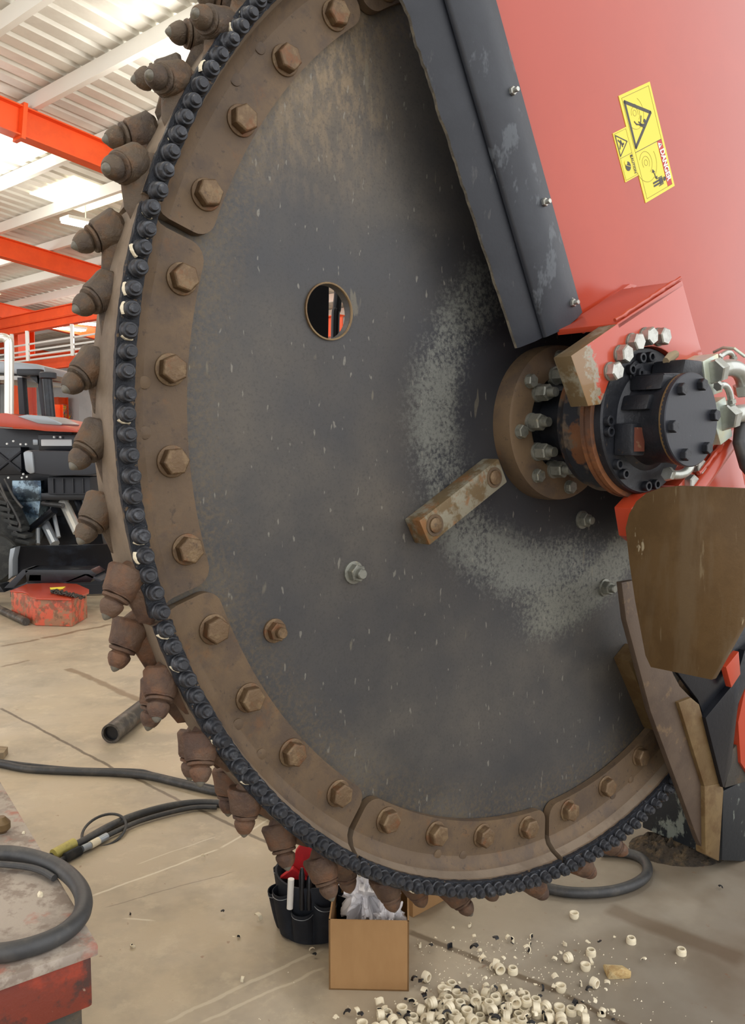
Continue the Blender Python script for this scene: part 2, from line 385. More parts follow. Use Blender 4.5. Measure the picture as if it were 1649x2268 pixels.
        if smooth:
            for p in me.polygons: p.use_smooth = True
            me.set_sharp_from_angle(angle=math.radians(smooth))
        return me
def tag(o, label=None, cat=None, group=None, kind=None):
    for k, v in (('label', label), ('category', cat), ('group', group), ('kind', kind)):
        if v: o[k] = v
    return o
def part(name, g, mats, parent=None, label=None, **kw):
    org = Vector(parent.get('_o', (0, 0, 0))) if parent is not None else Vector()
    o = bpy.data.objects.new(name, g.mesh(name, mats, org, **kw)); COL.objects.link(o)
    if parent is not None: o.parent = parent; o['_o'] = tuple(org)
    if label: o['label'] = label
    return o
def thing(name, label, cat, base=(0, 0, 0), group=None, wheel=False):
    """Empty at the base of a thing; parts are modelled in world (or wheel) coordinates and shifted to it."""
    o = bpy.data.objects.new(name, None); COL.objects.link(o); o.empty_display_size = .05
    b = Vector(base); o['_o'] = tuple(b)
    if wheel:
        o.location = C+D*b.x-N*b.y+Vector((0, 0, b.z)); o.rotation_euler = (0, 0, A)
    else: o.location = b
    return tag(o, label, cat, group)
def single(name, g, mats, label, cat, group=None, wheel=False, **kw):
    c = Vector((0, 0, 0))
    for p in g.v: c += p
    c /= len(g.v); c.z = min(p.z for p in g.v)
    o = bpy.data.objects.new(name, g.mesh(name, mats, c, **kw)); COL.objects.link(o)
    if wheel: o.location = C+D*c.x-N*c.y+Vector((0, 0, c.z)); o.rotation_euler = (0, 0, A)
    else: o.location = c
    return tag(o, label, cat, group)
def struct(name, g, mats, **kw):
    o = bpy.data.objects.new(name, g.mesh(name, mats, **kw)); COL.objects.link(o); o['kind'] = 'structure'; return o
def copy(o, parent=None):
    c = o.copy(); COL.objects.link(c)
    if parent is not None: c.parent = parent
    for ch in list(o.children): copy(ch, c)
    return c
YN = Vector((0, -1, 0))        # wheel-local direction towards the viewer
def ztube(pts, r, z=None, n=8): # smooth curve through points (Catmull-Rom)
    P_ = [Vector(p) for p in pts]; out = []
    for i in range(len(P_)-1):
        p0 = P_[max(i-1, 0)]; p1 = P_[i]; p2 = P_[i+1]; p3 = P_[min(i+2, len(P_)-1)]
        for k in range(n):
            t = k/n; out.append(.5*((2*p1)+(p2-p0)*t+(2*p0-5*p1+4*p2-p3)*t*t+(-p0+3*p1-3*p2+p3)*t**3))
    return out+[P_[-1]]
# ------------------------------------------------------------------ setting
struct('floor', G().box((-6, 16, -.1), (60, 60, .2)), 'floor', smooth=0)
g = G(); q0, q1 = -42.0, 1.5; per = .34; w0, w1 = -8.0, 20.0
k = q0; prof = []
while k < q1:
    prof += [(k, 0), (k+per*.62, 0), (k+per*.70, .045), (k+per*.92, .045)]; k += per
n = len(prof)
vs = [bp(q, w0)+Vector((0, 0, h)) for q, h in prof]+[bp(q, w1)+Vector((0, 0, h)) for q, h in prof]
g.add(vs, [(i, i+1, n+i+1, n+i) for i in range(n-1)])
g.prism([bp(q0, w0)+Vector((0, 0, .06)), bp(q1, w0)+Vector((0, 0, .06)), bp(q1, w1)+Vector((0, 0, .06)), bp(q0, w1)+Vector((0, 0, .06))], (0, 0, .05))
struct('ceiling', g, 'roof', smooth=0)
wallg = G().prism([bp(-40, -8, 0), bp(-40, 20, 0), bp(-40, 20, roofz(20)), bp(-40, -8, roofz(-8))], -E1*.15)
struct('wall_left', wallg, 'wall', smooth=0)
struct('wall_back', G().prism([bp(-40, 17.5, 0), bp(1.5, 17.5, 0), bp(1.5, 17.5, roofz(17.5)), bp(-40, 17.5, roofz(17.5))], D2*.15), 'wall', smooth=0)
# ribs of the far wall panelling
# skylight panels
for i, (q, w, lq, lw) in enumerate([(-14.2, 5.1, .9, 2.2), (-9.3, 7.0, 1.0, 3.0), (-15.6, 8.1, 1.6, 1.1), (-26, 10.6, 1.6, 1.1)]):
    g = G().prism([bp(q, w)+Vector((0, 0, -.012)), bp(q+lq, w)+Vector((0, 0, -.012)), bp(q+lq, w+lw)+Vector((0, 0, -.012)), bp(q, w+lw)+Vector((0, 0, -.012))], (0, 0, -.01))
    struct('window_%d' % (i+1), g, 'skylight', smooth=0)
# purlins
wv = 1.3; k = 0; ordn = ['first', 'second', 'third', 'fourth', 'fifth', 'sixth', 'seventh', 'eighth', 'ninth', 'tenth', 'eleventh', 'twelfth', 'thirteenth', 'fourteenth', 'fifteenth']
while wv < 17.4:
    g = G(); zz = Vector((0, 0, -.13))
    g.bar(bp(-39.5, wv)+zz, bp(1.3, wv)+zz, .09, .2)
    tag(single('roof_purlin', g, 'purlin', 'white roof purlin under the ribbed sheeting, %s counted from the camera side' % ordn[k], 'roof beam', 'white roof purlins', smooth=0))
    wv += 1.22; k += 1
# rafters and columns
def ibeam(g, a, b, w, h, t=.02):
    up = Vector((0, 0, 1))
    g.bar(a+up*(h/2-t/2), b+up*(h/2-t/2), w, t); g.bar(a-up*(h/2-t/2), b-up*(h/2-t/2), w, t); g.bar(a, b, t, h-t*2)
rlab = {-11.75: 'orange steel rafter nearest the camera, bolted splice in the middle', -18.1: 'second orange steel rafter behind the upper cutter teeth', -24.5: 'third orange steel rafter meeting the wide orange column', -31.0: 'farthest orange steel rafter near the end wall', -5.4: 'orange steel rafter above the cutting wheel, out of frame'}
for q in (-11.75, -18.1, -24.5, -31.0):
    g = G(); zz = Vector((0, 0, -.46))
    if q == -11.75:
        ibeam(g, bp(q, -7)+zz, bp(q, 6.0)+zz, .22, .42); ibeam(g, bp(q, 6.0)+zz, bp(q, 17.3)+zz, .22, .42)
        g.bar(bp(q, 5.97)+zz, bp(q, 6.03)+zz, .26, .5)
    else:
        ibeam(g, bp(q, -7)+zz, bp(q, 17.3)+zz, .22, .42)
    single('roof_rafter', g, 'orange', rlab[q], 'roof beam', 'orange roof rafters', smooth=0)
def hcolumn(q, w, top, label, wd=.3):
    g = G(); b = bp(q, w, 0)
    for sgn in (-1, 1): g.box(b+D2*sgn*(wd/2)+Vector((0, 0, top/2)), (.02, wd, top), Matrix.Rotation(BA, 3, 'Z'))
    g.box(b+Vector((0, 0, top/2)), (wd, .02, top), Matrix.Rotation(BA, 3, 'Z'))
    g.box(b+Vector((0, 0, .01)), (wd*1.4, wd*1.4, .02), Matrix.Rotation(BA, 3, 'Z'))
    single('steel_column', g, 'orange', label, 'column', 'orange steel columns', smooth=0)
hcolumn(-24.5, 12.35, roofz(12.35)-.7, 'wide orange steel column behind the tractor cab', .5)
hcolumn(-24.5, 13.35, 2.6, 'slim orange column beside the black air intake stack', .3)
hcolumn(-31, 17.1, 3.2, 'far orange column to the right of the yellow fan', .4)
# crane girder, mezzanine beams and railing on the plane w = 11.6
WG = 11.6
def gird(a, b, hh, label, m='orange', w=WG, wd=.2):
    p0 = pb(*a, w); p1 = pb(*b, w); t = p1-p0; z = (p0.z+p1.z)/2
    p0.z = p1.z = z
    g = G(); ext = t.normalized(); ext.z = 0
    ibeam(g, p0-ext*5, p1+ext*9, wd, hh)
    return single('steel_girder', g, m, label, 'girder', 'horizontal girders', smooth=0)
gird((60, 702), (200, 682), .28, 'upper orange crane runway girder crossing the wide column')
gird((60, 722), (200, 706), .22, 'lower orange girder hung just under the runway girder')
gird((60, 812), (200, 786), .40, 'orange mezzanine edge girder under the white railing', w=WG+.4)
gird((40, 845), (150, 826), .2, 'brown red girder low behind the air intake stack', 'brownbeam', w=16)
rt = thing('guard_railing', 'white tube guard railing on the mezzanine above the tractor', 'railing', pb(60, 800, WG))
for a, b in (((0, 772), (212, 740)), ((0, 786), (212, 757)), ((0, 798), (212, 766)), ((0, 810), (212, 774))):
    p0 = pb(*a, WG-.05); p1 = pb(*b, WG-.05); z = (p0.z+p1.z)/2; p0.z = p1.z = z; t = (p1-p0).normalized()
    part('rail', G().tube([p0-t*6, p1+t*6], .028, 8), 'rail', rt)
for px, y0, y1 in ((27, 740, 800), (61, 733, 800), (160, 718, 788)):
    p0 = pb(px, y0, WG-.1); p1 = pb(px, y1, WG-.1); part('post', G().box((p0+p1)/2, (.08, .08, (p0-p1).length)), 'rail', rt, smooth=0)
# lamps in view
for i, (px, py, L, lab) in enumerate([(190, 498, .9, 'bright rectangular high bay lamp beside the second rafter'), (137, 727, 1.5, 'left fluorescent lamp above the mezzanine railing'), (184, 716, 1.8, 'upper right fluorescent lamp above the mezzanine railing'), (186, 739, 1.2, 'lower small fluorescent lamp above the mezzanine railing')]):
    w = 9.0 if i == 0 else (13.5, 14.2, 15.5)[i-1]
    p = pb(px, py, w); t = thing('ceiling_lamp', lab, 'lamp', p, 'ceiling lamps')
    R = Matrix.Rotation(BA, 3, 'Z')
    part('housing', G().box(p+Vector((0, 0, .05)), (L, .34, .06), R), 'rail', t, smooth=0)
    part('diffuser', G().box(p, (L*.96, .3, .05), R), 'lampglow', t, smooth=0)
    part('hanger', G().cyl(p+Vector((0, 0, .08)), (0, 0, 1), .012, .5, 6), 'rail', t)
# wall fan
fp = pb(140, 915, 17.2); ft = thing('wall_fan', 'round caged fan with yellow blades on the far white wall', 'fan', fp)
fax = (Vector((0, 0, CAMH))-fp); fax.z = 0; fax.normalize(); fu, fw, _ = basis(fax)
cg = G(); fr = .34
for rr in (fr, fr*.7, fr*.4): cg.tube([fp+(fu*math.cos(a)+fw*math.sin(a))*rr+fax*.08 for a in [2*math.pi*i/32 for i in range(32)]], .007, 6, True)
cg.tube([fp+(fu*math.cos(a)+fw*math.sin(a))*fr-fax*.05 for a in [2*math.pi*i/32 for i in range(32)]], .012, 6, True)
for i in range(16):
    a = 2*math.pi*i/16; cg.tube([fp+fax*.1, fp+(fu*math.cos(a)+fw*math.sin(a))*fr+fax*.08], .004, 5)
part('cage', cg, 'silver', ft)
part('motor_housing', G().lathe(fp-fax*.12, fax, [(0, .02), (.02, .07), (.16, .07), (.2, .03)], 20), 'silver', ft)
for i in range(3):
    a = math.radians((100, 215, 330)[i]); d1 = fu*math.cos(a)+fw*math.sin(a); d2 = -fu*math.sin(a)+fw*math.cos(a)
    pts = [fp+d1*.05-d2*.03, fp+d1*.28-d2*.1+fax*.02, fp+d1*.31, fp+d1*.28+d2*.08+fax*.05, fp+d1*.06+d2*.04+fax*.02]
    part('blade', G().prism(pts, fax*.008), 'fanyellow', ft, smooth=0)
part('wall_bracket', G().cyl(fp-fax*.1, D2, .03, .3, 10), 'silver', ft)
# ------------------------------------------------------------------ cutting wheel
wheel = thing('cutting_wheel', 'huge rusty steel trench cutting wheel with toothed rim standing off the concrete floor', 'saw wheel', (0, 0, 0), wheel=True)
RO, RI = 1.225, 1.062
def pol(r, th, y): return Vector((r*math.cos(th), y, r*math.sin(th)))
# disc with round window
def disc_obj():
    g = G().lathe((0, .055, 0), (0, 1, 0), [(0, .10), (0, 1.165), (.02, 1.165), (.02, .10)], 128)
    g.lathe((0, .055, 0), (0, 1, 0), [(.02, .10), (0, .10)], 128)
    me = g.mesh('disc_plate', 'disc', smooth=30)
    o = bpy.data.objects.new('disc_plate', me); COL.objects.link(o)
    hc = pol(.751, math.radians(162.1), 0)
    cm = G().cyl(hc+Vector((0, -.2, 0)), (0, 1, 0), .058, .5, 48).mesh('cut', 'disc', smooth=0)
    co = bpy.data.objects.new('cut', cm); COL.objects.link(co)
    md = o.modifiers.new('b', 'BOOLEAN'); md.object = co; md.operation = 'DIFFERENCE'; md.solver = 'EXACT'
    dg = bpy.context.evaluated_depsgraph_get(); nm = bpy.data.meshes.new_from_object(o.evaluated_get(dg))
    o.modifiers.clear(); o.data = nm; bpy.data.objects.remove(co)
    for p in nm.polygons: p.use_smooth = False
    o.parent = wheel; return o
disc_obj()
# lip of the window
hc = pol(.751, math.radians(162.1), .050)
part('window_collar', G().lathe(hc, (0, 1, 0), [(0, .0585), (0, .062), (.012, .062)], 40, caps=False).lathe(hc, (0, 1, 0), [(0, .0585), (.026, .0585), (.026, .064), (.02, .064)], 40, caps=False), 'ochre', wheel)
def sector(g, a0, a1, prof, n=36, closed=True):
    m = len(prof); vs = []
    for i in range(n+1):
        th = a0+(a1-a0)*i/n
        vs += [pol(r, th, y) for r, y in prof]
    fs = []
    for i in range(n):
        for j in range(m): k2 = (j+1) % m; fs.append((i*m+j, i*m+k2, (i+1)*m+k2, (i+1)*m+j))
    fs += [tuple(range(m)), tuple(n*m+j for j in range(m))[::-1]]
    return g.add(vs, fs)
SEG = math.radians(36); gap = .0085
def segment_proto():
    h = SEG/2
    g = G(); ga = gap/1.1
    # flange with rounded inner corners
    out = []; r0, r1 = RI, 1.15; cr = .035
    nn = 24; ac = cr/RI
    for i in range(7):
        t = math.pi/2*i/6; out.append((r0+cr-cr*math.cos(t) if False else r0+cr*(1-math.sin(t)), -h+ga+ac*(1-math.cos(t)) ))
    inner = [(r0+cr*(1-math.sin(t)), -h+ga+ac*(1-math.cos(t))) for t in [math.pi/2*i/6 for i in range(7)]]
    inner += [(r0, -h+ga+ac+(2*(h-ga-ac))*i/nn) for i in range(1, nn)]
    inner += [(r0+cr*(1-math.sin(t)), h-ga-ac*(1-math.cos(t))) for t in [math.pi/2*(6-i)/6 for i in range(7)]]
    # quads strips between inner line and outer line at same angles (plus the straight ends)
    fr = [pol(r, a, .03) for r, a in inner]; fo = [pol(r1, a, .03) for r, a in inner]
    br = [pol(r, a, .052) for r, a in inner]; bo = [pol(r1, a, .052) for r, a in inner]
    m = len(inner)
    g.add(fr+fo+br+bo, [(i, i+1, m+i+1, m+i) for i in range(m-1)]+[(2*m+i, 3*m+i, 3*m+i+1, 2*m+i+1) for i in range(m-1)]+[(i, 2*m+i, 2*m+i+1, i+1) for i in range(m-1)]+[(0, m, 3*m, 2*m), (m-1, 3*m-1, 4*m-1, 2*m-1)])
    # dished part and rim, one swept profile
    prof = [(1.15, .03), (1.165, .024), (1.18, .008), (1.19, -.014), (1.196, -.022), (RO-.002, -.022), (RO, -.018), (RO-.004, .07), (RO-.012, .120), (RO-.028, .128), (1.18, .128), (1.176, .06), (1.15, .052)]
    sector(g, -h+ga, h-ga, prof, 36)
    o = part('rim_segment', g, ['rust', 'rim'], wheel, smooth=40)
    for p in o.data.polygons:
        c = p.center; r = math.hypot(c.x, c.z)
        if r > RO-.045 and c.y > -.015: p.material_index = 1
    # sub-parts: four bolts, sealant band, plugs
    for i in range(4):
        a = math.radians(-13.5+9*i); b = pol(1.0986, a, .03)
        bg = G().lathe(b, YN, [(0, .031), (.004, .031), (.005, .0285)], 28)
        bg.hexp(b+YN*.004, YN, .047, .022, .14, phase=i*.7)
        part('bolt', bg, 'bolt', o, smooth=30, bevel=.0012)
    sb = G(); sector(sb, -h+ga, h-ga, [(1.190, -.020), (1.190, -.031), (1.226, -.031), (1.226, -.020)], 63)
    part('sealant_band', sb, 'tar', o, jit=.0022, jscale=90)
    for a in (-3.0, 1.6):
        b = pol(1.148, math.radians(a), .031); part('plug', G().lathe(b, YN, [(0, .013), (.003, .012), (.0045, .006)], 20), 'rust', o)
    return o
seg0 = segment_proto()
for k in range(10):
    th = math.radians(144.1+36*k) # middle of segment
    s = seg0 if k == 0 else copy(seg0, wheel)
    s.rotation_euler = (0, -th, 0)
# edge studs: 21 a segment
sg = G().lathe((0, 0, 0), YN, [(0, .0155), (.006, .0165), (.009, .0165), (.011, .0145), (.022, .0142), (.0245, .0128), (.0248, .0092), (.030, .0088), (.0325, .0075)], 20)
stud0 = part('edge_stud', sg, 'stud', wheel, jit=.0005, jscale=120, smooth=40)
chip = G().lathe((0, 0, 0), YN, [(0, .013), (.002, .019), (.010, .0185), (.012, .0165), (.004, .0135)], 8, math.radians(150), math.radians(225))
chip0 = part('ceramic_chip', chip, 'cream', wheel, smooth=0, jit=.0015, jscale=160)
first = True; firstc = True; rest = G()
for k in range(10):
    for j in range(21):
        th = 126.1+36*k+(j+.5)*36/21
        t = math.radians(th); x, z = 1.2085*math.cos(t), 1.2085*math.sin(t)
        x += random.uniform(-.001, .001); z += random.uniform(-.001, .001)
        thn = th % 360
        if 117 < thn < 288.2:
            o = stud0 if first else copy(stud0, wheel); first = False
            o.location = (x, -.028+random.uniform(-.002, .002), z)
            o.rotation_euler = (random.uniform(-.12, .12), random.uniform(0, 6), random.uniform(-.12, .12))
            if random.random() < .42:
                cc = chip0 if firstc else copy(chip0, wheel); firstc = False
                cc.location = (x, -.028, z); cc.rotation_euler = (0, -t+random.uniform(-.9, .9), 0); sc = random.uniform(.8, 1.05); cc.scale = (sc, random.uniform(.7, 1.1), sc)
        else:
            rest.lathe((x, -.028, z), YN, [(0, .0155), (.009, .0165), (.011, .0145), (.0245, .0128), (.025, .009), (.0325, .0075)], 10)
tag(part('edge_stud_row', rest, 'stud', wheel), kind='stuff')
# cutter teeth
def tooth_proto(lat, pm='pick'):
    AX = Vector((math.cos(math.radians(41)), lat, math.sin(math.radians(41)))).normalized()
    T = Vector((1.30, 0, 0)); u, w, _ = basis(AX)
    f0 = T-AX*.046; f1 = T-AX*.100
    g = G()
    ring = lambda c, r: [c+(u*math.cos(a)+w*math.sin(a))*r for a in [2*math.pi*i/20 for i in range(20)]]
    yb = f1.y*.6
    g.hull(ring(f0-AX*.002, .0270)+ring(f0-AX*.006, .0300)+ring(f1+AX*.006, .0385)+ring(f1, .0350))
    g.hull(ring(f0-AX*.034, .0265)[::2]+ring(f1+AX*.004, .024)[::2]+[Vector((1.210, yb+s*.026, zz)) for s in (-1, 1) for zz in (-.08, .022)]+[Vector((1.216, yb, .052)), Vector((1.240, yb, .034))])
    g.lathe(f0-AX*.008, AX, [(0, .026), (.003, .0285), (.007, .0275)], 20)
    o = part('cutter_tooth', g, pm, wheel, smooth=45, bevel=.003, sub=1, jit=.0030, jscale=46)
    part('tooth_collar', G().lathe(f0, AX, [(-.001, .0175), (0, .0245), (.002, .0262), (.006, .025), (.008, .0165), (.012, .016)], 22), pm, o, jit=.001, jscale=60)
    pk = G().lathe(f0+AX*.010, AX, [(-.006, .014), (0, .0185), (.003, .0212), (.008, .0215), (.015, .0195), (.022, .0155), (.027, .0112)], 22)
    part('pick', pk, pm, o, jit=.0012, jscale=55)
    part('carbide_tip', G().lathe(f0+AX*.036, AX, [(-.001, .0112), (.004, .0082), (.008, .0045), (.010, .0015)], 16), 'carbide', o)
    return o
protos = [tooth_proto(.12), tooth_proto(-.55), tooth_proto(-.18), tooth_proto(.42), tooth_proto(-.1, 'pickred'), tooth_proto(-.45, 'pickred')]
used = set()
TEETH = [(146.2, .074, 1.29, 0), (146.5, -.04, 1.285, 1), (150.9, .11, 1.29, 3), (153.2, -.03, 1.295, 1), (157.1, .10, 1.29, 0), (161.5, -.02, 1.30, 1),
 (166.7, .085, 1.29, 0), (172, .05, 1.28, 2), (178.3, .08, 1.28, 2), (184.5, .06, 1.28, 2), (190.8, .085, 1.28, 2), (196.4, -.01, 1.30, 4),
 (201.8, .06, 1.30, 4), (208.8, .09, 1.29, 4), (206.3, -.015, 1.29, 5), (216, .105, 1.28, 4), (213.4, -.03, 1.29, 5), (222.0, .105, 1.275, 4), (221.6, .005, 1.29, 4),
 (228.8, .02, 1.29, 5), (234.5, -.01, 1.30, 5), (240.4, .085, 1.29, 4), (244.3, .012, 1.29, 4), (251.2, .07, 1.295, 4), (256.6, .015, 1.30, 5), (261.9, .045, 1.29, 4),
 (268.4, -.005, 1.30, 4), (276.8, -.02, 1.30, 4), (283.2, -.03, 1.30, 5), (289, .05, 1.29, 4), (295, 0, 1.29, 5), (140, .0, 1.29, 1), (141, .09, 1.29, 0), (134, .04, 1.29, 2), (128, 0, 1.29, 1), (122, .08, 1.29, 0)]
for th, y, R, k in TEETH:
    o = protos[k] if k not in used else copy(protos[k], wheel); used.add(k)
    t = math.radians(th); o.rotation_euler = (0, -t, 0); o.location = ((R-1.30)*math.cos(t), y, (R-1.30)*math.sin(t))
# disc fittings
def disc_nut(px, py, y=.055):
    p = pl(px, py, .035); p.y = y
    g = G().lathe(p, YN, [(0, .026), (.005, .026), (.006, .022)], 24); g.hexp(p+YN*.005, YN, .036, .02, .12)
    g.lathe(p+YN*.02, YN, [(0, .012), (.016, .012), (.019, .010)], 16)
    part('disc_bolt', g, 'nut' if px > 1200 or px > 780 else 'bolt', wheel, smooth=30)
for q in ((793, 1270), (617, 1400), (1300, 1152), (1350, 1303)): disc_nut(*q)
for base, c0 in ((208.5, pol(.402, math.radians(208.5), 0)), (303, pl(1438, 1528, .0))):
    a = math.radians(base); rd = pol(1, a, 0); tg = pol(1, a+math.pi/2, 0); c0 = Vector((c0.x, 0, c0.z))
    g = G().prism([c0-rd*.148-tg*.034+Vector((0, .055, 0)), c0+rd*.148-tg*.034+Vector((0, .055, 0)), c0+rd*.148+tg*.034+Vector((0, .055, 0)), c0-rd*.148+tg*.034+Vector((0, .055, 0))], (0, -.055, 0))
    b = part('kicker_bar', g, 'bracketedge' if base < 250 else 'ochre', wheel, bevel=.004)
    for s in (-1, 1):
        p = c0+rd*.112*s
        part('socket_rim', G().lathe(p+Vector((0, .001, 0)), YN, [(0, .026), (.003, .026), (.003, .019), (.001, .019)], 28), 'rust', b)
        part('bolt', G().lathe(p+Vector((0, .001, 0)), YN, [(0, .018), (.007, .018), (.009, .015)], 24), 'bolt', b)
# hub
hb = part('hub_flange', G().lathe((0, .055, 0), YN, [(0, .205), (.025, .206), (.055, .203), (.059, .196), (.060, .128), (.045, .122), (.045, .03)], 72), 'rust', wheel, smooth=30)
part('hub_core', G().lathe((0, .03, 0), YN, [(0, .121), (.022, .121), (.022, .085), (.15, .085), (.15, .03)], 56), 'black', wheel)
for i in range(8):
    a = math.radians(8+45*i+180); p = pol(.172, a, -.005)
    g = G().lathe(p, YN, [(0, .0185), (.003, .0185)], 20); g.hexp(p+YN*.003, YN, .030, .014, .15, phase=i)
    part('flange_bolt', g, 'nut', hb, smooth=30)
for i in range(10):
    a = math.radians(i*36+180); p = pol(.128, a, -.008)
    g = G().lathe(p+Vector((0, .012, 0)), YN, [(0, .024), (.014, .024), (.015, .021)], 24); g.hexp(p+YN*.004, YN, .038, .032, .12, phase=i)
    g.lathe(p+YN*.034, YN, [(0, .013), (.004, .0135), (.008, .0125), (.012, .0135), (.016, .0125), (.022, .012)], 16)
    part('wheel_nut', g, 'nut', hb, smooth=30)
# ------------------------------------------------------------------ drive motor
motor = thing('hydraulic_drive_motor', 'black and rust hydraulic drive motor on the wheel hub with round bolted cover', 'motor', (0, -.09, -.17), wheel=True)
part('gearbox_drum', G().lathe((0, -.118, 0), YN, [(0, .15), (.002, .165), (.022, .170), (.026, .174), (.085, .174)], 80), M['drum'] if 'drum' in M else mat('black_over_rust_drum', (36, 38, 44), .45, .2, [((100, 86, 72), 5, .48, .56, .9), ((116, 74, 44), 7, .52, .6, .8)], (120, .3, .003)), motor)
part('rusty_flange', G().lathe((0, -.203, 0), YN, [(0, .180), (.003, .187), (.012, .187), (.013, .183), (.018, .183), (.019, .187), (.032, .187), (.034, .178)], 80), mat('orange_rust_flange', (132, 84, 50), .65, .2, [((104, 66, 44), 14, .45, .65, .7), ((72, 58, 50), 9, .5, .68, .6)], (120, .4, .004)), motor)
fp_ = part('face_plate', G().lathe((0, -.237, 0), YN, [(0, .176), (.018, .176), (.022, .172), (.022, .02)], 80), 'black', motor)
for px, py in ((1425, 792), (1445, 790), (1402, 818), (1350, 932), (1348, 958), (1367, 1038), (1385, 1055), (1437, 1078), (1457, 1076)):
    p = pl(px, py, -.272); r = math.hypot(p.x, p.z); k = min(1, .157/r); p.x *= k; p.z *= k; p.y = -.259
    part('socket_bolt', G().lathe(p, YN, [(0, .0125), (.012, .0125), (.013, .0115), (.013, .0072), (.004, .0070), (.004, .001)], 20), 'black', fp_, smooth=30)
p = pl(1408, 815, -.262); part('port_plug', G().lathe((p.x*.9, -.259, p.z*.9), YN, [(0, .030), (.004, .030), (.004, .022), (.008, .022), (.008, .012), (.016, .012), (.016, .005), (.010, .005)], 28), 'black', fp_)
bd = G().lathe((0, -.259, 0), YN, [(0, .120), (.010, .106), (.03, .100), (.07, .100), (.085, .104), (.106, .106)], 64)
part('motor_body', bd, 'black', motor, jit=.0008, jscale=40)
part('cover_seal', G().lathe((0, -.362, 0), YN, [(0, .1085), (.006, .1085)], 64), 'ochre', motor)
cv = part('round_cover', G().lathe((0, -.366, 0), YN, [(0, .1085), (.010, .1085), (.012, .106), (.012, .001)], 72), 'blackdark', motor, smooth=30)
cv.data.materials[0] = mat('black_satin_cover', (38, 40, 47), .4, .1, [((44, 46, 52), 6, .5, .7, .5), ((170, 166, 158), 70, .74, .78, .7)], (90, .1, .002))
for i in range(6):
    a = math.radians(8+60*i+ (3 if i % 2 else 0)); pp = pol(.086, a, -.378)
    part('cover_bolt', G().hexp(pp, YN, .0245, .014, .1, phase=i), 'black', cv, smooth=25)
# ribs cast on top of the body and valve boxes
for (x0, x1, z0, z1, ya, yb) in ((-.115, -.055, .022, .058, -.262, -.335), (-.085, -.02, .068, .103, -.262, -.35), (.0, .085, .105, .142, -.262, -.35)):
    g = G().prism([(x0, ya, z0), (x1, ya, z0), (x1, ya, z1), (x0+.012, ya, z1)], (0, yb-ya, 0)); part('body_rib', g, 'black', motor, bevel=.008)
g = G().box((-.105, -.285, -.045), (.05, .05, .075)); part('name_plate_boss', g, 'black', motor, bevel=.006)
part('name_plate', G().box((-.105, -.3115, -.045), (.036, .003, .055)), mat('rusty_data_plate', (110, 62, 48), .5, .2, [((140, 110, 84), 60, .6, .7, .6)]), motor, smooth=0)
# manifold blocks
def blk(pts, y0, dy, m, name='manifold_block'):
    return part(name, G().prism([pl(*q, y0) for q in pts], (0, dy, 0)), m, motor, bevel=.003)
blk([(1556, 800), (1590, 782), (1600, 868), (1566, 880)], -.335, .16, 'block')
blk([(1572, 900), (1606, 878), (1622, 966), (1596, 986)], -.335, .14, 'block')
blk([(1470, 826), (1556, 824), (1560, 845), (1478, 858)], -.345, .08, 'black', 'valve_cap')
def fitting(a, b, c, y, r, name='elbow_fitting'):
    P0 = pl(*a, y); P1 = pl(*b, y); P2 = pl(*c, y); pts = []
    for i in range(9):
        t = i/8; pts.append(P0*(1-t)**2+P1*2*t*(1-t)+P2*t*t)
    o = part(name, G().tube(pts, r, 14), 'silverfit', motor)
    ax = (P0-P1).normalized()
    part('hex_nut', G().hexp(P0-ax*.004, ax, r*2.6, r*1.1, .1), 'silverfit', o, smooth=25)
    part('hex_nut', G().hexp(P2, (P2-P1).normalized(), r*2.5, r*1.3, .1), 'silverfit', o, smooth=25)
fitting((1588, 820), (1640, 800), (1649, 850), -.345, .021)
fitting((1614, 922), (1660, 905), (1700, 925), -.345, .023)
fitting((1590, 855), (1612, 843), (1618, 885), -.36, .008)
fitting((1480, 1050), (1520, 1058), (1528, 1030), -.30, .0115)
fitting((1592, 792), (1615, 770), (1622, 790), -.31, .007)
hs = [pl(1618, 885, -.36), pl(1622, 905, -.35), pl(1628, 930, -.30)]
part('steel_line', G().tube(hs, .008, 10), 'silverfit', motor)
hs = [pl(1580, 780, -.25), pl(1600, 770, -.28), pl(1625, 772, -.31), pl(1649, 790, -.33)]
part('steel_line', G().tube(hs, .004, 8), 'block', motor)
part('rope_end', G().tube([pl(1474, 800, -.30), pl(1483, 792, -.30), pl(1496, 784, -.30)], [.009, .012, .009], 10), 'ply', motor, jit=.002, jscale=120)
# ------------------------------------------------------------------ machine housing
house = thing('machine_housing', 'tall glossy red side panel of the trenching machine with yellow hazard stickers', 'machine body', (.3, -.1, 0), wheel=True)
YP = -.10
e1 = Vector((math.cos(math.radians(-62.5)), 0, math.sin(math.radians(-62.5)))); e2 = Vector((math.cos(math.radians(27.5)), 0, math.sin(math.radians(27.5))))
pa = pl(1090, 0, YP); pbm = pl(1272, 700, YP)
panel = [pbm, pbm+(pa-pbm)*2.0, Vector((1.5, YP, 1.75)), Vector((1.5, YP, -.34)), Vector((.24, YP, -.34)), Vector((.20, YP, .16)), Vector((.0, YP, .23))]
pn = part('side_panel', G().prism(panel, (0, .02, 0)), 'redpaint', house, bevel=.002)
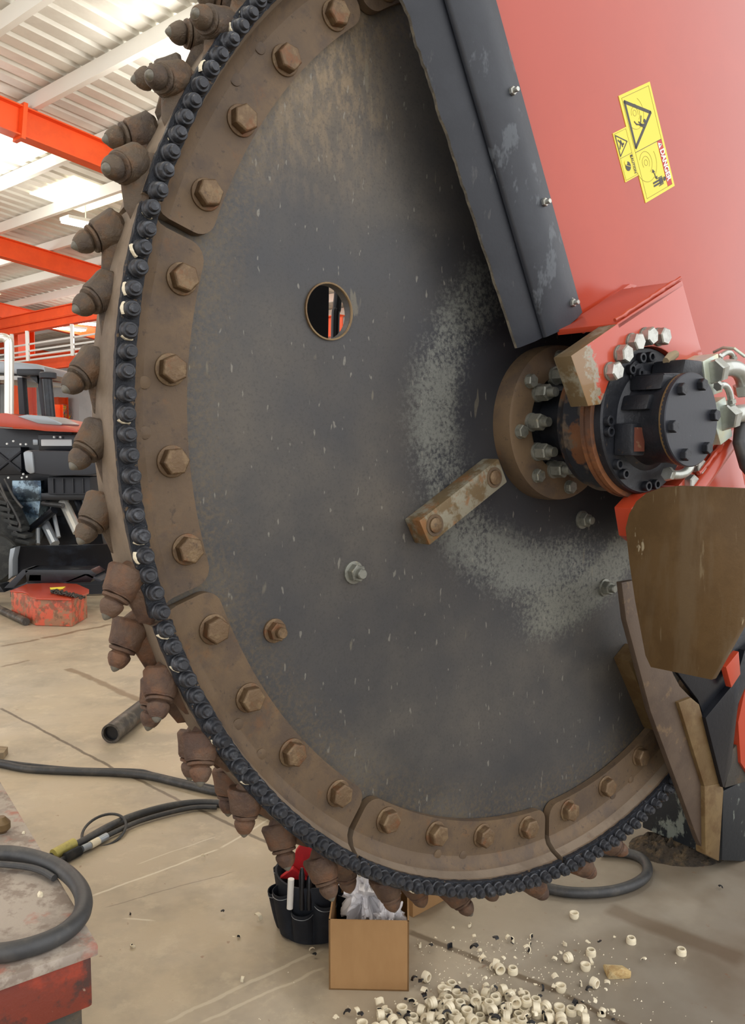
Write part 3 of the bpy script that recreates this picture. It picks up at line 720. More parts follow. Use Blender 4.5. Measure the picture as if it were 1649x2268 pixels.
# bent tray edge under the sheet
# bracket plate with five bolts (C shaped, wraps the gearbox)
YB = -.272
def arc(c, r, a0, a1, n): return [(c[0]+r*math.cos(math.radians(a0+(a1-a0)*i/n)), c[1]+r*math.sin(math.radians(a0+(a1-a0)*i/n))) for i in range(n+1)]
up = [tuple(pl(*q, YB)[i] for i in (0, 2)) for q in ((1348, 845), (1330, 896), (1302, 900), (1264, 788), (1365, 718), (1510, 622), (1548, 760), (1560, 800))]
cut = arc((0, 0), .176, 48, 150, 16)
br = thing('motor_bracket', 'thick red mounting bracket with five silver hex bolts above the motor', 'bracket', (0, -.24, .1), wheel=True)
bo = part('bracket_plate', G().prism([Vector((x, YB, z)) for x, z in up+cut], (0, .05, 0)), ['bracketpaint', 'bracketedge'], br, bevel=.003)
for p in bo.data.polygons:
    c = p.center+Vector(bo['_o'])
    if (abs(p.normal.y) < .5 and c.x < -.12 and p.normal.x < -.3): p.material_index = 1
for a in (147.2, 131.9, 116.6, 101.3, 86):
    p = pol(.2, math.radians(a), YB); g = G().lathe(p, YN, [(0, .022), (.005, .022), (.006, .021)], 24)
    part('washer', g, 'nut', br)
    part('hex_bolt', G().hexp(p+YN*.005, YN, .037, .021, .14, phase=a), 'zinc', br, smooth=25)
# upper gusset, its weld beads
T0 = pl(1366, 716, YB); T1 = pl(1510, 621, YB); dy = .16
g = G().prism([T0, T1, T1+Vector((-.02, dy, .0)), T0+Vector((-.02, dy, .0))], e2.cross(Vector((0, 1, 0)))*-.014)
part('gusset_plate', g, 'redpaint', br, bevel=.002)
bk = [pl(1262, 738, -.115), pl(1275, 715, -.115), pl(1395, 628, -.115), pl(1412, 632, -.115), pl(1300, 722, -.115)]
part('rear_flange', G().prism(bk, (0, .02, 0)), 'redpaint', br, bevel=.003)
for s0, s1, yy in ((pl(1290, 735, -.13), pl(1400, 640, -.13), 0), (T0+Vector((0, .006, .008)), T1+Vector((0, .006, .006)), 0)):
    part('weld_bead', G().tube([s0+(s1-s0)*i/24+Vector((0, random.uniform(-.001, .001), random.uniform(-.001, .001))) for i in range(25)], [.005+random.uniform(-.001, .001) for _ in range(25)], 8), 'redpaint', br)
# lower arm of the bracket
lo = [tuple(pl(*q, YB)[i] for i in (0, 2)) for q in ((1398, 1126), (1425, 1096), (1460, 1084), (1520, 1070), (1600, 1000), (1600, 1110), (1560, 1180), (1440, 1215), (1408, 1190))]
la = part('lower_arm', G().prism([Vector((x, YB, z)) for x, z in lo], (0, .05, 0)), ['redpaint', 'bracketedge'], br, bevel=.003)
for a in (328.7, 315): 
    p = pol(.216, math.radians(a), YB)
    part('washer', G().lathe(p, YN, [(0, .022), (.005, .022)], 24), 'nut', br); part('hex_bolt', G().hexp(p+YN*.005, YN, .037, .021, .14, phase=a), 'zinc', br, smooth=25)
# red arm with weld, hose
ra = thing('red_support_arm', 'red welded support arm rising right of the motor below the fittings', 'bracket', pl(1600, 1080, -.28), wheel=True)
part('arm_plate', G().prism([pl(*q, -.28) for q in ((1500, 1078), (1600, 960), (1624, 950), (1649, 1075), (1700, 1140), (1640, 1180), (1520, 1140))], (0, .05, 0)), 'redpaint', ra, bevel=.003)
part('arm_tube', G().tube([pl(1535, 1090, -.29), pl(1610, 985, -.29)], .022, 16), 'redpaint', ra)
part('weld_bead', G().tube([pl(1560, 1040, -.315)+Vector((random.uniform(-.002, .002), 0, i*.0)) if False else pl(1545+5*i, 1050-6*i+random.uniform(-2, 2), -.30) for i in range(12)], [.006+random.uniform(-.002, .002) for _ in range(12)], 8), 'redpaint', ra)
single('hydraulic_hose', G().tube([pl(1640, 940, -.33), pl(1636, 980, -.34), pl(1650, 1030, -.35), pl(1690, 1080, -.36)], .016, 14), 'hose', 'short black hydraulic hose at the right frame edge beside the motor', 'hose', wheel=True)
# stickers
def sticker(o0, Lu, Lv, name, label):
    o0 = Vector(o0); yy = YP-.0012
    def P(u, v, k=0): q = o0+e1*u*Lu-e2*(1-v)*Lv; q.y = yy-k*.0004; return q
    t = part(name, G().prism([P(0, 0, 1), P(1, 0, 1), P(1, 1, 1), P(0, 1, 1)], (0, .0018, 0)), 'yellow', house, label, smooth=0)
    def poly(pts, m, k=2, nm='print'): return part(nm, G().prism([P(u, v, k) for u, v in pts], (0, .0003, 0)), m, t, smooth=0)
    def stroke(pts, w, m='ink', k=2, closed=False, nm='print'):
        g = G(); n = len(pts); ww = w
        seq = [(pts[i], pts[(i+1) % n]) for i in range(n if closed else n-1)]
        for a, b in seq:
            A_ = P(*a, k); B_ = P(*b, k); d = (B_-A_).normalized(); s_ = Vector((-d.z, 0, d.x))*ww/2; e = d*ww*.3
            g.prism([A_-e-s_, B_+e-s_, B_+e+s_, A_-e+s_], (0, .0003, 0))
        return part(nm, g, m, t, smooth=0)
    return P, poly, stroke, t
def textmesh(txt, org, ux, uy, size, m, parent, name='lettering', bold=.03, sx=1.0):
    cu = bpy.data.curves.new('t', 'FONT'); cu.body = txt; cu.size = 1; cu.offset = bold; cu.extrude = .003
    to = bpy.data.objects.new('t', cu); COL.objects.link(to)
    dg = bpy.context.evaluated_depsgraph_get(); me = bpy.data.meshes.new_from_object(to.evaluated_get(dg)); bpy.data.objects.remove(to)
    off = Vector(parent['_o'])
    for v in me.vertices: v.co = org+ux*(v.co.x*size*sx)+uy*(v.co.y*size)+Vector((0, -.0002, 0))*(1 if v.co.z > 0 else 0)-off
    me.materials.clear(); me.materials.append(M[m])
    o = bpy.data.objects.new(name, me); COL.objects.link(o); o.parent = parent; o['_o'] = parent['_o']; return o
tl = pl(1437, 181, YP); bl = pl(1492, 412, YP); tll = pl(1368, 213, YP)
Lu = (bl-tl).length; Lv = (tll-tl).length
P, poly, stroke, st = sticker(tl, Lu, Lv, 'warning_sticker', 'large yellow sticker with triangle and white DANGER lettering on red')
stroke([(.03, .07), (.97, .07), (.97, .93), (.03, .93)], .0012, 'inkfine', closed=True)
stroke([(.53, .07), (.53, .93)], .0014, 'ink')
poly([(.532, .78), (.97, .78), (.97, .93), (.532, .93)], 'dangerred')
stroke([(.07, .12), (.49, .12), (.26, .80)], .0085, 'ink', closed=True, nm='warning_triangle')
poly([(.545, .795), (.605, .795), (.575, .915)], 'white', 3)
stroke([(.575, .83), (.575, .88)], .0022, 'ink', 4)
textmesh('DANGER', P(.615, .80, 4), e1, e2, Lv*.135/.70, 'white', st, 'danger_lettering', .035, Lu*.345/(Lv*.135/.70*4.55))
def arcuv(cu, cv, r, a0, a1, n=16): return [(cu+r*math.cos(math.radians(a0+(a1-a0)*i/n))/Lu*Lv, cv+r*math.sin(math.radians(a0+(a1-a0)*i/n))) for i in range(n+1)]
for r, a0, a1 in ((.05, 0, 360), (.10, 60, 280), (.15, 30, 200), (.27, -60, 140)): stroke(arcuv(.20, .33, r, a0, a1), .0009, 'inkfine', nm='saw_symbol')
for r, a0, a1 in ((.05, 0, 360), (.11, 40, 300), (.19, 20, 240), (.33, -75, 110)): stroke(arcuv(.66, .30, r, a0, a1), .0011, 'inkfine', nm='saw_symbol')
def figure(st_, pts, w, nm='figure_symbol'):
    for i, s_ in enumerate(pts): st_(s_, w, 'ink', 3, nm=nm)
figure(stroke, [[(.29, .38), (.33, .47), (.30, .30), (.27, .26)], [(.33, .46), (.33, .60)], [(.25, .49), (.30, .44)]], .0034)
stroke([(.32, .40), (.355, .52)], .006, 'ink', 3, nm='figure_symbol'); poly(arcuv(.305, .56, .035, 0, 360, 10)[:-1], 'ink', 3, 'figure_symbol')
stroke([(.765, .45), (.835, .49)], .003, 'ink', 3); poly([(.745, .44), (.775, .40), (.78, .50)], 'ink', 3); poly([(.855, .50), (.825, .45), (.825, .54)], 'ink', 3)
poly([(.855, .56), (.915, .56), (.912, .68), (.858, .68)], 'ink', 3, 'figure_symbol'); poly([(.862, .36), (.880, .36), (.880, .57), (.862, .57)], 'ink', 3, 'figure_symbol'); poly([(.890, .36), (.908, .36), (.908, .57), (.890, .57)], 'ink', 3, 'figure_symbol')
poly(arcuv(.885, .735, .04, 0, 360, 12)[:-1], 'ink', 3, 'figure_symbol'); stroke([(.848, .52), (.850, .67)], .0022, 'ink', 3, nm='figure_symbol'); stroke([(.922, .52), (.920, .67)], .0022, 'ink', 3, nm='figure_symbol')
tl = pl(1385, 281, YP); bl = pl(1411, 389, YP); tll = pl(1355, 295, YP); Lu = (bl-tl).length; Lv = (tll-tl).length
P, poly, stroke, st = sticker(tl+Vector((0, .0, 0)), Lu, Lv, 'warning_sticker', 'small yellow caution sticker with triangle beside the large one')
stroke([(.03, .07), (.97, .07), (.97, .93), (.03, .93)], .0009, 'inkfine', closed=True)
stroke([(.52, .07), (.52, .93)], .0009, 'ink')
stroke([(.06, .12), (.48, .12), (.27, .80)], .003, 'ink', closed=True, nm='warning_triangle')
stroke([(.17, .22), (.24, .34), (.34, .20)], .004, 'ink', nm='hand_symbol'); stroke([(.20, .38), (.32, .42)], .005, 'ink', nm='hand_symbol')
poly(arcuv(.28, .5, .05, 0, 360, 10)[:-1], 'ink', 3)
textmesh('CAUTION', P(.545, .76, 4), e1, e2, Lv*.2, 'ink', st, 'caution_lettering', .02, Lu*.42/(Lv*.2*4.9))
poly([(.545, .76), (.60, .76), (.5725, .92)], 'ink', 3)
poly(arcuv(.73, .44, .19, 0, 360, 18)[:-1], 'ink', 3, 'manual_symbol'); stroke([(.69, .30), (.76, .58)], .0012, 'yellow', 4)
poly(arcuv(.645, .34, .09, 0, 360, 12)[:-1], 'yellow', 4)
# ------------------------------------------------------------------ rubber guard
guard = thing('rubber_guard_flap', 'long black rubber guard flap bolted along the edge of the red panel', 'guard', (-.2, -.1, .3), wheel=True)
def lerp(a, b, t): return a+(b-a)*t
def sheet(name, m, top_pts, bot_pts, ys, th, nl=40, edge=None, jag=0):
    """cross section points given as pixel columns at top and bottom, depth ys"""
    g = G(); k = len(ys); rows = []
    tp = [pl(*q, y) for q, y in zip(top_pts, ys)]; bt = [pl(*q, y) for q, y in zip(bot_pts, ys)]
    tp = [b+(a-b)*1.35 for a, b in zip(tp, bt)]
    vs = []
    for i in range(nl+1):
        t = i/nl
        row = [lerp(b, a, t) for a, b in zip(tp, bt)]
        if jag: row[0] = row[0]-e2*(jag*(noise.noise(Vector((t*22, 0, 0)))+.5*noise.noise(Vector((t*60, 3, 0))))*min(1, t*3))
        vs += row
    n = len(vs); vs2 = [v+Vector((0, th, 0)) for v in vs]
    fs = []
    for i in range(nl):
        for j in range(k-1): a = i*k+j; fs += [(a, a+1, a+k+1, a+k), (n+a, n+a+k, n+a+k+1, n+a+1)]
        for j in (0, k-1): a = i*k+j; fs.append((a, a+k, n+a+k, n+a))
    for i in (0, nl):
        for j in range(k-1): a = i*k+j; fs.append((a, a+1, n+a+1, n+a))
    g.add(vs+vs2, fs); return part(name, g, m, guard, smooth=50)
o = sheet('inner_flap', ['rubber', 'edgedust'], [(893, 0), (905, 0), (960, 0), (1020, 0)], [(1145, 771), (1152, 769), (1185, 756), (1225, 736)], [-.066, -.070, -.086, -.10], .008, 90, jag=.008)
kk = 4
for p in o.data.polygons:
    if p.index % 8 >= 6 and False: pass
for p in o.data.polygons:
    if abs(p.normal.y) < .4 and p.normal.x < -.5: p.material_index = 1
sheet('outer_flap', 'rubberworn', [(990, 0), (998, 0), (1030, 0), (1058, 0), (1080, 0), (1098, 0)], [(1208, 747), (1213, 745), (1240, 733), (1262, 718), (1276, 706), (1289, 692)], [-.104, -.109, -.120, -.128, -.127, -.118], .008, 30)
for px, py in ((1138, 200), (1209, 447), (1272, 670)):
    p = pl(px, py, -.134); p.y = -.122
    t = part('guard_bolt', G().lathe(p, YN, [(0, .0135), (.003, .0135)], 20).hexp(p+YN*.003, YN, .017, .010, .12).lathe(p+YN*.012, YN, [(0, .0058), (.010, .0058), (.012, .005)], 12), 'zinc', guard, smooth=30)
fg = thing('far_side_rubber_flap', 'black rubber flap behind the wheel seen through its round hole', 'guard', (-.86, .45, -.25), wheel=True)
part('wide_strip', G().prism([pl(*q, .45) for q in ((600, 250), (728, 250), (728, 660), (722, 1000), (600, 1000))], (0, .02, 0)), 'rubber', fg, smooth=0)
part('narrow_strip', G().tube(ztube([pl(*q, .47) for q in ((752, 250), (750, 600), (746, 680), (742, 720), (740, 1000))], 0), .012, 10), 'rubber', fg)
# ------------------------------------------------------------------ deflectors and right side
XD = -.10
dp = thing('steel_deflector_plate', 'broad brown worn steel deflector plate hanging below the motor', 'deflector plate', pxl(1500, 1500, XD), wheel=True)
dpts = [(1384, 1170), (1392, 1138), (1408, 1110), (1430, 1092), (1462, 1080), (1500, 1076), (1560, 1078), (1649, 1082), (1720, 1084), (1700, 1280), (1575, 1506), (1440, 1478), (1428, 1452), (1405, 1330), (1393, 1250)]
o = part('deflector_face', G().prism([pxl(*q, XD) for q in dpts], (.02, 0, 0)), 'brown', dp, bevel=.002)
YG = -.075
tg_ = thing('trench_guide_shoe', 'tall dark brown steel shoe with ochre bent edge reaching the floor at right', 'machine shoe', pl(1575, 1895, YG), wheel=True)
part('main_blade', G().prism([pl(*q, YG) for q in ((1376, 1290), (1405, 1285), (1480, 1470), (1492, 1496), (1505, 1520), (1532, 1548), (1560, 1745), (1562, 1893), (1545, 1860), (1440, 1575), (1386, 1372))], (0, .018, 0)), 'browndark', tg_, bevel=.002)
part('bent_edge', G().prism([pl(*q, YG-.012) for q in ((1502, 1556), (1530, 1545), (1548, 1560), (1597, 1735), (1560, 1744))], (0, .03, 0)), 'ochre', tg_, bevel=.004)
part('wear_foot', G().prism([pl(*q, YG-.014) for q in ((1560, 1742), (1598, 1734), (1602, 1750), (1592, 1908), (1562, 1893))], (0, .035, 0)), 'ochre', tg_, bevel=.004)
cb = thing('black_side_structure', 'black painted structure with scratched lower block at the right frame edge', 'machine part', pl(1640, 1908, -.07), wheel=True)
part('curved_arm', G().prism([pl(*q, -.10) for q in ((1700, 1400), (1649, 1440), (1628, 1510), (1562, 1590), (1601, 1745), (1618, 1700), (1634, 1560), (1660, 1500), (1720, 1480))], (0, .03, 0)), 'blackdark', cb, bevel=.002)
part('dark_wedge', G().prism([pl(*q, -.079) for q in ((1490, 1440), (1600, 1480), (1640, 1380), (1700, 1380), (1640, 1600), (1570, 1620), (1545, 1550), (1500, 1490))], (0, .012, 0)), 'blackdark', cb, bevel=.002)
part('lower_block', G().prism([pl(*q, -.075) for q in ((1601, 1752), (1649, 1728), (1720, 1715), (1720, 1912), (1598, 1906))], (0, .3, 0)), mat('scratched_black_block', (28, 32, 36), .4, 0, [((130, 136, 126), 10, .58, .66, .7, (1, 1, .6)), ((150, 156, 150), 60, .68, .72, .7)], (60, .2, .004)), cb, bevel=.004)
part('grey_web', G().prism([pl(*q, -.08) for q in ((1605, 1745), (1622, 1660), (1640, 1640), (1700, 1700), (1700, 1725), (1649, 1732))], (0, .03, 0)), 'tankdark', cb, bevel=.002)
rs = thing('red_side_frame', 'red painted lower frame member at the right frame edge', 'machine part', pl(1649, 1720, -.03), wheel=True)
part('frame_plate', G().prism([pl(*q, -.09) for q in ((1634, 1600), (1649, 1530), (1700, 1400), (1760, 1400), (1760, 1760), (1660, 1720), (1640, 1690))], (0, .06, 0)), 'redpaint', rs, bevel=.002)
part('upper_plate', G().prism([pl(*q, -.095) for q in ((1594, 1475), (1622, 1440), (1626, 1490), (1606, 1520))], (0, -.02, 0)), 'redpaint', rs, bevel=.002)
# ------------------------------------------------------------------ floor things
def hose(pix, r, m, label, name='rubber_hose', lift=0, group=None):
    pts = ztube([fl(*q, r+lift) for q in pix], r)
    return single(name, G().tube(pts, r, 12), m, label, 'hose', group)
hose([(-60, 1686), (0, 1692), (60, 1703), (150, 1708), (260, 1712), (330, 1719), (400, 1735), (470, 1752), (530, 1765), (600, 1800)], .0155, 'hose', 'thick black hose lying across the floor behind the orange block')
hose([(-60, 1680), (0, 1685), (70, 1694), (170, 1703), (300, 1706), (340, 1714), (400, 1728), (470, 1742), (560, 1762)], .007, 'hose', 'thin black cable taped along the rear floor hose', 'rubber_cable')
hose([(60, 1925), (110, 1900), (180, 1866), (240, 1832), (300, 1806), (380, 1785), (450, 1778), (520, 1784), (600, 1805), (680, 1850)], .0145, 'hose', 'thick black hose curving along the floor below the wheel teeth')
h2 = thing('grease_hose', 'thinner black hose with cream taped joint lying beside the curved floor hose', 'hose', fl(200, 1870))
part('hose_run', G().tube(ztube([fl(*q, .014) for q in ((130, 1908), (170, 1886), (250, 1845), (320, 1815), (420, 1790), (480, 1788))], .014), .009, 10), 'hose', h2)
for a, b, m, r in (((200, 1872), (218, 1862), 'cream', .0135), ((218, 1862), (236, 1852), 'silver', .013), ((182, 1880), (200, 1872), 'silver', .012)):
    part('joint_sleeve', G().tube([fl(*a, .018), fl(*b, .018)], r, 12), m, h2)
sp = [fl(145+i*.8, 1900-i*.42, .017) for i in range(40)]
part('spring_guard', G().tube(sp, [.014+.003*(i % 3 == 0) for i in range(40)], 10), 'hose', h2)
part('yellow_sleeve', G().tube([fl(118, 1893, .024), fl(164, 1868, .024)], .0185, 14), 'yellowpale', h2, label='yellow sleeve')
lc = fl(230, 1818, .05); rr = .078
single('wire_loop', G().tube([lc+Vector((rr*math.cos(a)*.95, rr*1.15*math.sin(a), .02*math.sin(a)-.035)) for a in [2*math.pi*i/40 for i in range(40)]], .005, 8, True), 'hose', 'small thin black cable loop standing on the floor above the hose joint', 'cable')
hose([(1180, 1960), (1260, 1976), (1340, 1975), (1400, 1960), (1432, 1935), (1425, 1905), (1390, 1890), (1330, 1885)], .0165, 'hose', 'black hose loop on the floor behind the lower right rim')
pa_, pb_ = fl(245, 1625, .047), fl(360, 1535, .047)
pd = (pb_-pa_).normalized(); po = thing('steel_pipe', 'scuffed dark steel pipe lying on the floor behind the cutter teeth', 'pipe', pa_-Vector((0, 0, .047)))
part('pipe_tube', G().lathe(pa_, pd, [(0, .036), (0, .046), (.7, .046)], 32, caps=False).lathe(pa_, pd, [(0, .036), (.5, .036)], 32, caps=False), 'pipe', po)
part('pipe_core', G().lathe(pa_, pd, [(.02, .035), (.022, .001)], 32), 'blackdark', po)
# foreground block
ZT = .62
blkth = thing('steel_counterweight_block', 'worn red steel block with dusty flat top at the bottom left corner', 'steel block', fl(150, 2268+200))
k1 = fl(218, 2092, ZT); k2 = fl(-4, 1722, ZT); back = (k2-k1).normalized(); k3 = fl(0, 2170, ZT); lf = (k3-k1).normalized()
b0 = k1; b1 = k1+back*1.6; b2 = b1+lf*1.4; b3 = b0+lf*1.4
part('top_plate', G().prism([b0, b3, b2, b1], (0, 0, -.018)), 'tank', blkth, bevel=.004)
ins = (back+lf).normalized()*.012
part('skirt', G().prism([p+v+Vector((0, 0, -.018)) for p, v in ((b0, ins), (b3, Vector()), (b2, Vector()), (b1, ins))], (0, 0, -.085)), 'tankred', blkth, bevel=.006)
ins = (back+lf).normalized()*.03
part('body', G().prism([p+v+Vector((0, 0, -.103)) for p, v in ((b0, ins), (b3, Vector()), (b2, Vector()), (b1, ins))], (0, 0, -(ZT-.103))), 'tankdark', blkth, bevel=.006)
for s_ in (.10, .22): 
    p = b0+lf*s_+ins+Vector((0, 0, -.15)); part('side_bolt', G().hexp(p, (lf.y, -lf.x, 0) if True else 0, .03, .02), 'tankdark', blkth)
ctr = [(-60, 1898), (0, 1890), (60, 1896), (120, 1916), (163, 1948), (184, 1985), (180, 2025), (149, 2060), (100, 2086), (40, 2104), (-20, 2112), (-120, 2110)]
rh = .0145
single('coiled_hose', G().tube(ztube([fl(*q, ZT+rh) for q in ctr], 0, n=10), rh, 16), 'hose', 'thick black hose looped on top of the red steel block', 'hose')
single('hose_under_coil', G().tube(ztube([fl(*q, ZT+.012) for q in ((-60, 1912), (0, 1914), (60, 1920), (95, 1930), (120, 1945))], 0), .006, 10), 'hose', 'thinner dusty hose just inside the coil on the block', 'hose')
sk = fl(2, 1822, ZT+.02); single('wooden_knob', G().lathe(sk+Vector((0, 0, -.02)), (0, 0, 1), [(0, .010), (.008, .018), (.020, .018), (.032, .008)], 20), 'ochre', 'round ochre knob standing on the dusty block top at the left edge', 'knob')
single('wood_scrap', G().prism([fl(-30, 1664, .001), fl(18, 1668, .001), fl(8, 1682, .001), fl(-30, 1684, .001)], (0, 0, .03)), 'ply', 'scrap of weathered wood on the floor at the left edge', 'wood')
for px, py, s_, lab in ((90, 1985, .006, 'white ceramic crumb on the dusty block top inside the hose loop'), (53, 1846, .004, 'tiny pale crumb on the block top near its right edge')):
    p = fl(px, py, ZT); single('ceramic_crumb', G().hull([p+Vector((random.uniform(-s_, s_), random.uniform(-s_, s_), random.uniform(0, s_*1.4))) for _ in range(12)]+[p+Vector((x*s_*.6, y*s_*.6, 0)) for x in (-1, 1) for y in (-1, 1)]), 'cream', lab, 'fragment', smooth=0)
# red steel housing on the floor, far left
def boxthing():
    zt = .22
    t = thing('red_steel_cover', 'low red steel cover with slotted sides lying on the floor at left', 'machine part', fl(110, 1385))
    top = [fl(*q, zt) for q in ((22, 1308), (60, 1293), (120, 1290), (170, 1293), (197, 1305), (197, 1312), (158, 1327), (80, 1325), (66, 1320), (62, 1314), (50, 1310))]
    part('top_sheet', G().prism(top, (0, 0, -.012)), 'redpaint', t, bevel=.003)
    f = [fl(*q, zt-.012) for q in ((24, 1310), (64, 1322), (78, 1327), (158, 1329), (192, 1312), (170, 1297), (60, 1297))]
    part('side_wall', G().prism(f, (0, 0, -(zt-.015))), 'redworn', t, bevel=.003)
    for px in (34, 60): 
        for k in range(3):
            p = fl(px, 1312+(px-24)*.25, zt-.05-.055*k); part('bolt_hole', G().box(p+Vector((0, -.004, 0)), (.02, .012, .02)), 'cream', t, smooth=0)
    for k in range(4):
        p = fl(95, 1329, zt-.04-.045*k); part('slot', G().box(p+Vector((0, -.004, 0)), (.06, .012, .014)), 'blackdark', t, smooth=0)
        p = fl(151, 1330, zt-.04-.045*k); part('slot', G().box(p+Vector((0, -.004, 0)), (.03, .012, .014)), 'blackdark', t, smooth=0)
    part('label_patch', G().prism([fl(*q, zt+.002) for q in ((110, 1302), (145, 1300), (138, 1305), (112, 1306))], (0, 0, .003)), 'yellow', t, smooth=0)
    c = thing('steel_chain', 'dark steel chain heaped on the red steel cover', 'chain', fl(150, 1315, zt))
    for i in range(26):
        q = fl(118+i*2.6+random.uniform(-4, 4), 1310+i*.45+random.uniform(-2.5, 2.5), zt+.02); a = random.uniform(0, 3)
        pts = [q+Vector((.028*math.cos(x)*math.cos(a)-.014*math.sin(x)*math.sin(a), .028*math.cos(x)*math.sin(a)+.014*math.sin(x)*math.cos(a), .008*math.sin(x*2+i))) for x in [2*math.pi*k/12 for k in range(12)]]
        part('link', G().tube(pts, .006, 6, True), 'chain', c)
boxthing()
single('steel_rod', G().tube([fl(-10, 1345, .03), fl(58, 1377, .03)], .03, 12), 'pipe', 'dark steel bar on the floor left of the red steel cover', 'pipe')
# ------------------------------------------------------------------ tractor
TY = 8.6
tr = thing('compact_tractor', 'red and black tractor with white exhaust stack and dozer blade behind the wheel', 'tractor', pw(60, 1290, TY))
def fb(name, m, x0, y0, x1, y1, Y, dp_, bevel=.01, **kw):
    a = pw(x0, y0, Y); b = pw(x1, y1, Y); c = (a+b)/2; c.y = Y+dp_/2
    return part(name, G().box(c, (abs(b.x-a.x), dp_, abs(a.z-b.z))), m, tr, bevel=bevel, **kw)
def fpoly(name, m, pts, Y, dp_, bevel=.008, **kw):
    return part(name, G().prism([pw(*q, Y) for q in pts], (0, dp_, 0)), m, tr, bevel=bevel, **kw)
fpoly('hood', 'redpaint', [(-40, 915), (12, 915), (60, 925), (120, 936), (172, 952), (173, 958), (100, 955), (40, 948), (-40, 942)], TY-.3, 1.6)
fpoly('hood_vent', 'silver', [(38, 922), (60, 918), (104, 922), (138, 938), (135, 942), (85, 938)], TY-.33, .5)
fpoly('engine_side', 'blackdark', [(-60, 945), (160, 958), (168, 1000), (168, 1140), (20, 1150), (-60, 1150)], TY+.1, 1.5)
fb('radiator_frame', 'blackdark', 84, 962, 166, 998, TY-.1, .3)
fb('radiator_badge', 'wall', 90, 973, 158, 988, TY-.12, .05, label='pale blank panel')
fb('hood_hinge_plate', 'silver', 72, 973, 84, 986, TY-.1, .1)
bump = G()
fpoly('front_weight', 'plasticdark', [(50, 1002), (56, 998), (150, 1000), (232, 1008), (232, 1046), (200, 1052), (120, 1054), (66, 1048), (54, 1040)], TY-.55, .45, bevel=.04)
fpoly('weight_end', 'silver', [(50, 1002), (60, 997), (72, 1002), (76, 1048), (66, 1050), (56, 1044)], TY-.57, .3, bevel=.02)
fb('chute_body', 'plasticdark', 104, 1056, 200, 1096, TY-.4, .4, .02)
for k in range(4): fb('chute_rib', 'blackdark', 116+22*k, 1060, 119+22*k, 1092, TY-.42, .05, 0)
fb('frame_plate', 'blue', 26, 1064, 92, 1110, TY-.2, .1)
fpoly('gear_case', 'blue', [(30, 1100), (90, 1100), (84, 1160), (60, 1190), (40, 1150)], TY-.15, .3)
fb('lower_frame', 'blackdark', 90, 1092, 196, 1108, TY-.3, .4)
for a, b, r, m in (((140, 1110), (172, 1178), .05, 'chrome'), ((100, 1160), (122, 1205), .045, 'silver'), ((84, 1150), (84, 1205), .02, 'silver'), ((150, 1115), (180, 1200), .03, 'blackdark'), ((115, 1120), (130, 1190), .02, 'silver'), ((170, 1105), (200, 1170), .04, 'blackdark'), ((60, 1180), (120, 1130), .04, 'blackdark'), ((95, 1115), (140, 1120), .025, 'hose'), ((186, 1110), (190, 1190), .03, 'silver')):
    part('hydraulic_rod', G().tube([pw(*a, TY-.2), pw(*b, TY-.35)], r, 10), m, tr)
fpoly('undercarriage', 'blackdark', [(40, 1150), (210, 1105), (230, 1210), (40, 1215)], TY+.25, .8)
# cross-braced side tank
fb('side_tank', 'blackdark', -60, 990, 48, 1052, TY-.1, .5)
for a, b in (((-8, 1000), (46, 1044)), ((-8, 1044), (46, 1000))): part('tank_brace', G().tube([pw(*a, TY-.12), pw(*b, TY-.12)], .012, 6), 'plasticdark', tr)
for px, py in ((30, 977), (16, 983), (46, 984), (58, 984), (52, 1050), (19, 1058), (60, 1056), (49, 1058), (120, 968), (134, 968)):
    part('bolt_head', G().lathe(pw(px, py, TY-.14), (0, -1, 0), [(0, .012), (.012, .01)], 10), 'rail', tr)
# blade
bl_ = [pw(28, 1214, TY-1.0), pw(300, 1194, TY-.9)]
g = G(); prof = []
for i in range(11):
    t = i/10; z = .0+.42*t; yo = .10*math.cos((t-.45)*2.2)
    prof.append((yo, z))
def bladept(s_, yo, z):
    a = pw(26, 1284, TY-1.0); b = pw(330, 1262, TY-.75); p = a+(b-a)*s_; p.z = .03+z; p.y += yo; return p
hgt = pw(28, 1212, TY-1.0).z-.03
vs = []
for s_ in (0, 1):
    for yo, z in prof: vs.append(bladept(s_, yo, z*hgt/.42))
    for yo, z in prof[::-1]: vs.append(bladept(s_, yo+.05, z*hgt/.42))
n = 22
part('dozer_blade', G().add(vs, [(i, (i+1) % n, n+(i+1) % n, n+i) for i in range(n)]+[tuple(range(n)), tuple(range(n, 2*n))[::-1]]), 'blackdark', tr)
fpoly('blade_side_plate', 'silver', [(22, 1216), (34, 1212), (28, 1240), (28, 1276), (18, 1284), (19, 1240)], TY-1.06, .12)
g = G().bar(bladept(0, -.03, .03), bladept(1, -.03, .03), .03, .09); part('cutting_edge', g, 'plasticdark', tr)
# attachment on the floor in front of the blade
at = thing('black_floor_attachment', 'black folded steel attachment lying on the floor in front of the dozer blade', 'machine part', pw(100, 1300, TY-1.6))
YA = TY-1.5
for pts, m in ((((8, 1303), (50, 1262), (66, 1262), (30, 1302)), 'plasticdark'), (((54, 1262), (200, 1262), (214, 1272), (200, 1290), (60, 1292)), 'blackdark'), (((64, 1272), (92, 1272), (92, 1288), (62, 1288)), 'plasticdark'), (((138, 1290), (186, 1270), (196, 1270), (226, 1286), (222, 1290), (190, 1276), (144, 1293)), 'plasticdark')):
    part('steel_frame', G().prism([pw(*q, YA) for q in pts], (0, .25, 0)), m, at, bevel=.006)
single('black_stand', G().prism([pw(*q, YA+.2) for q in ((238, 1290), (262, 1240), (300, 1240), (300, 1296), (252, 1280), (246, 1294))], (0, .15, 0)), 'blackdark', 'small black steel stand on the floor beside the wheel rim', 'stand', bevel=.006)
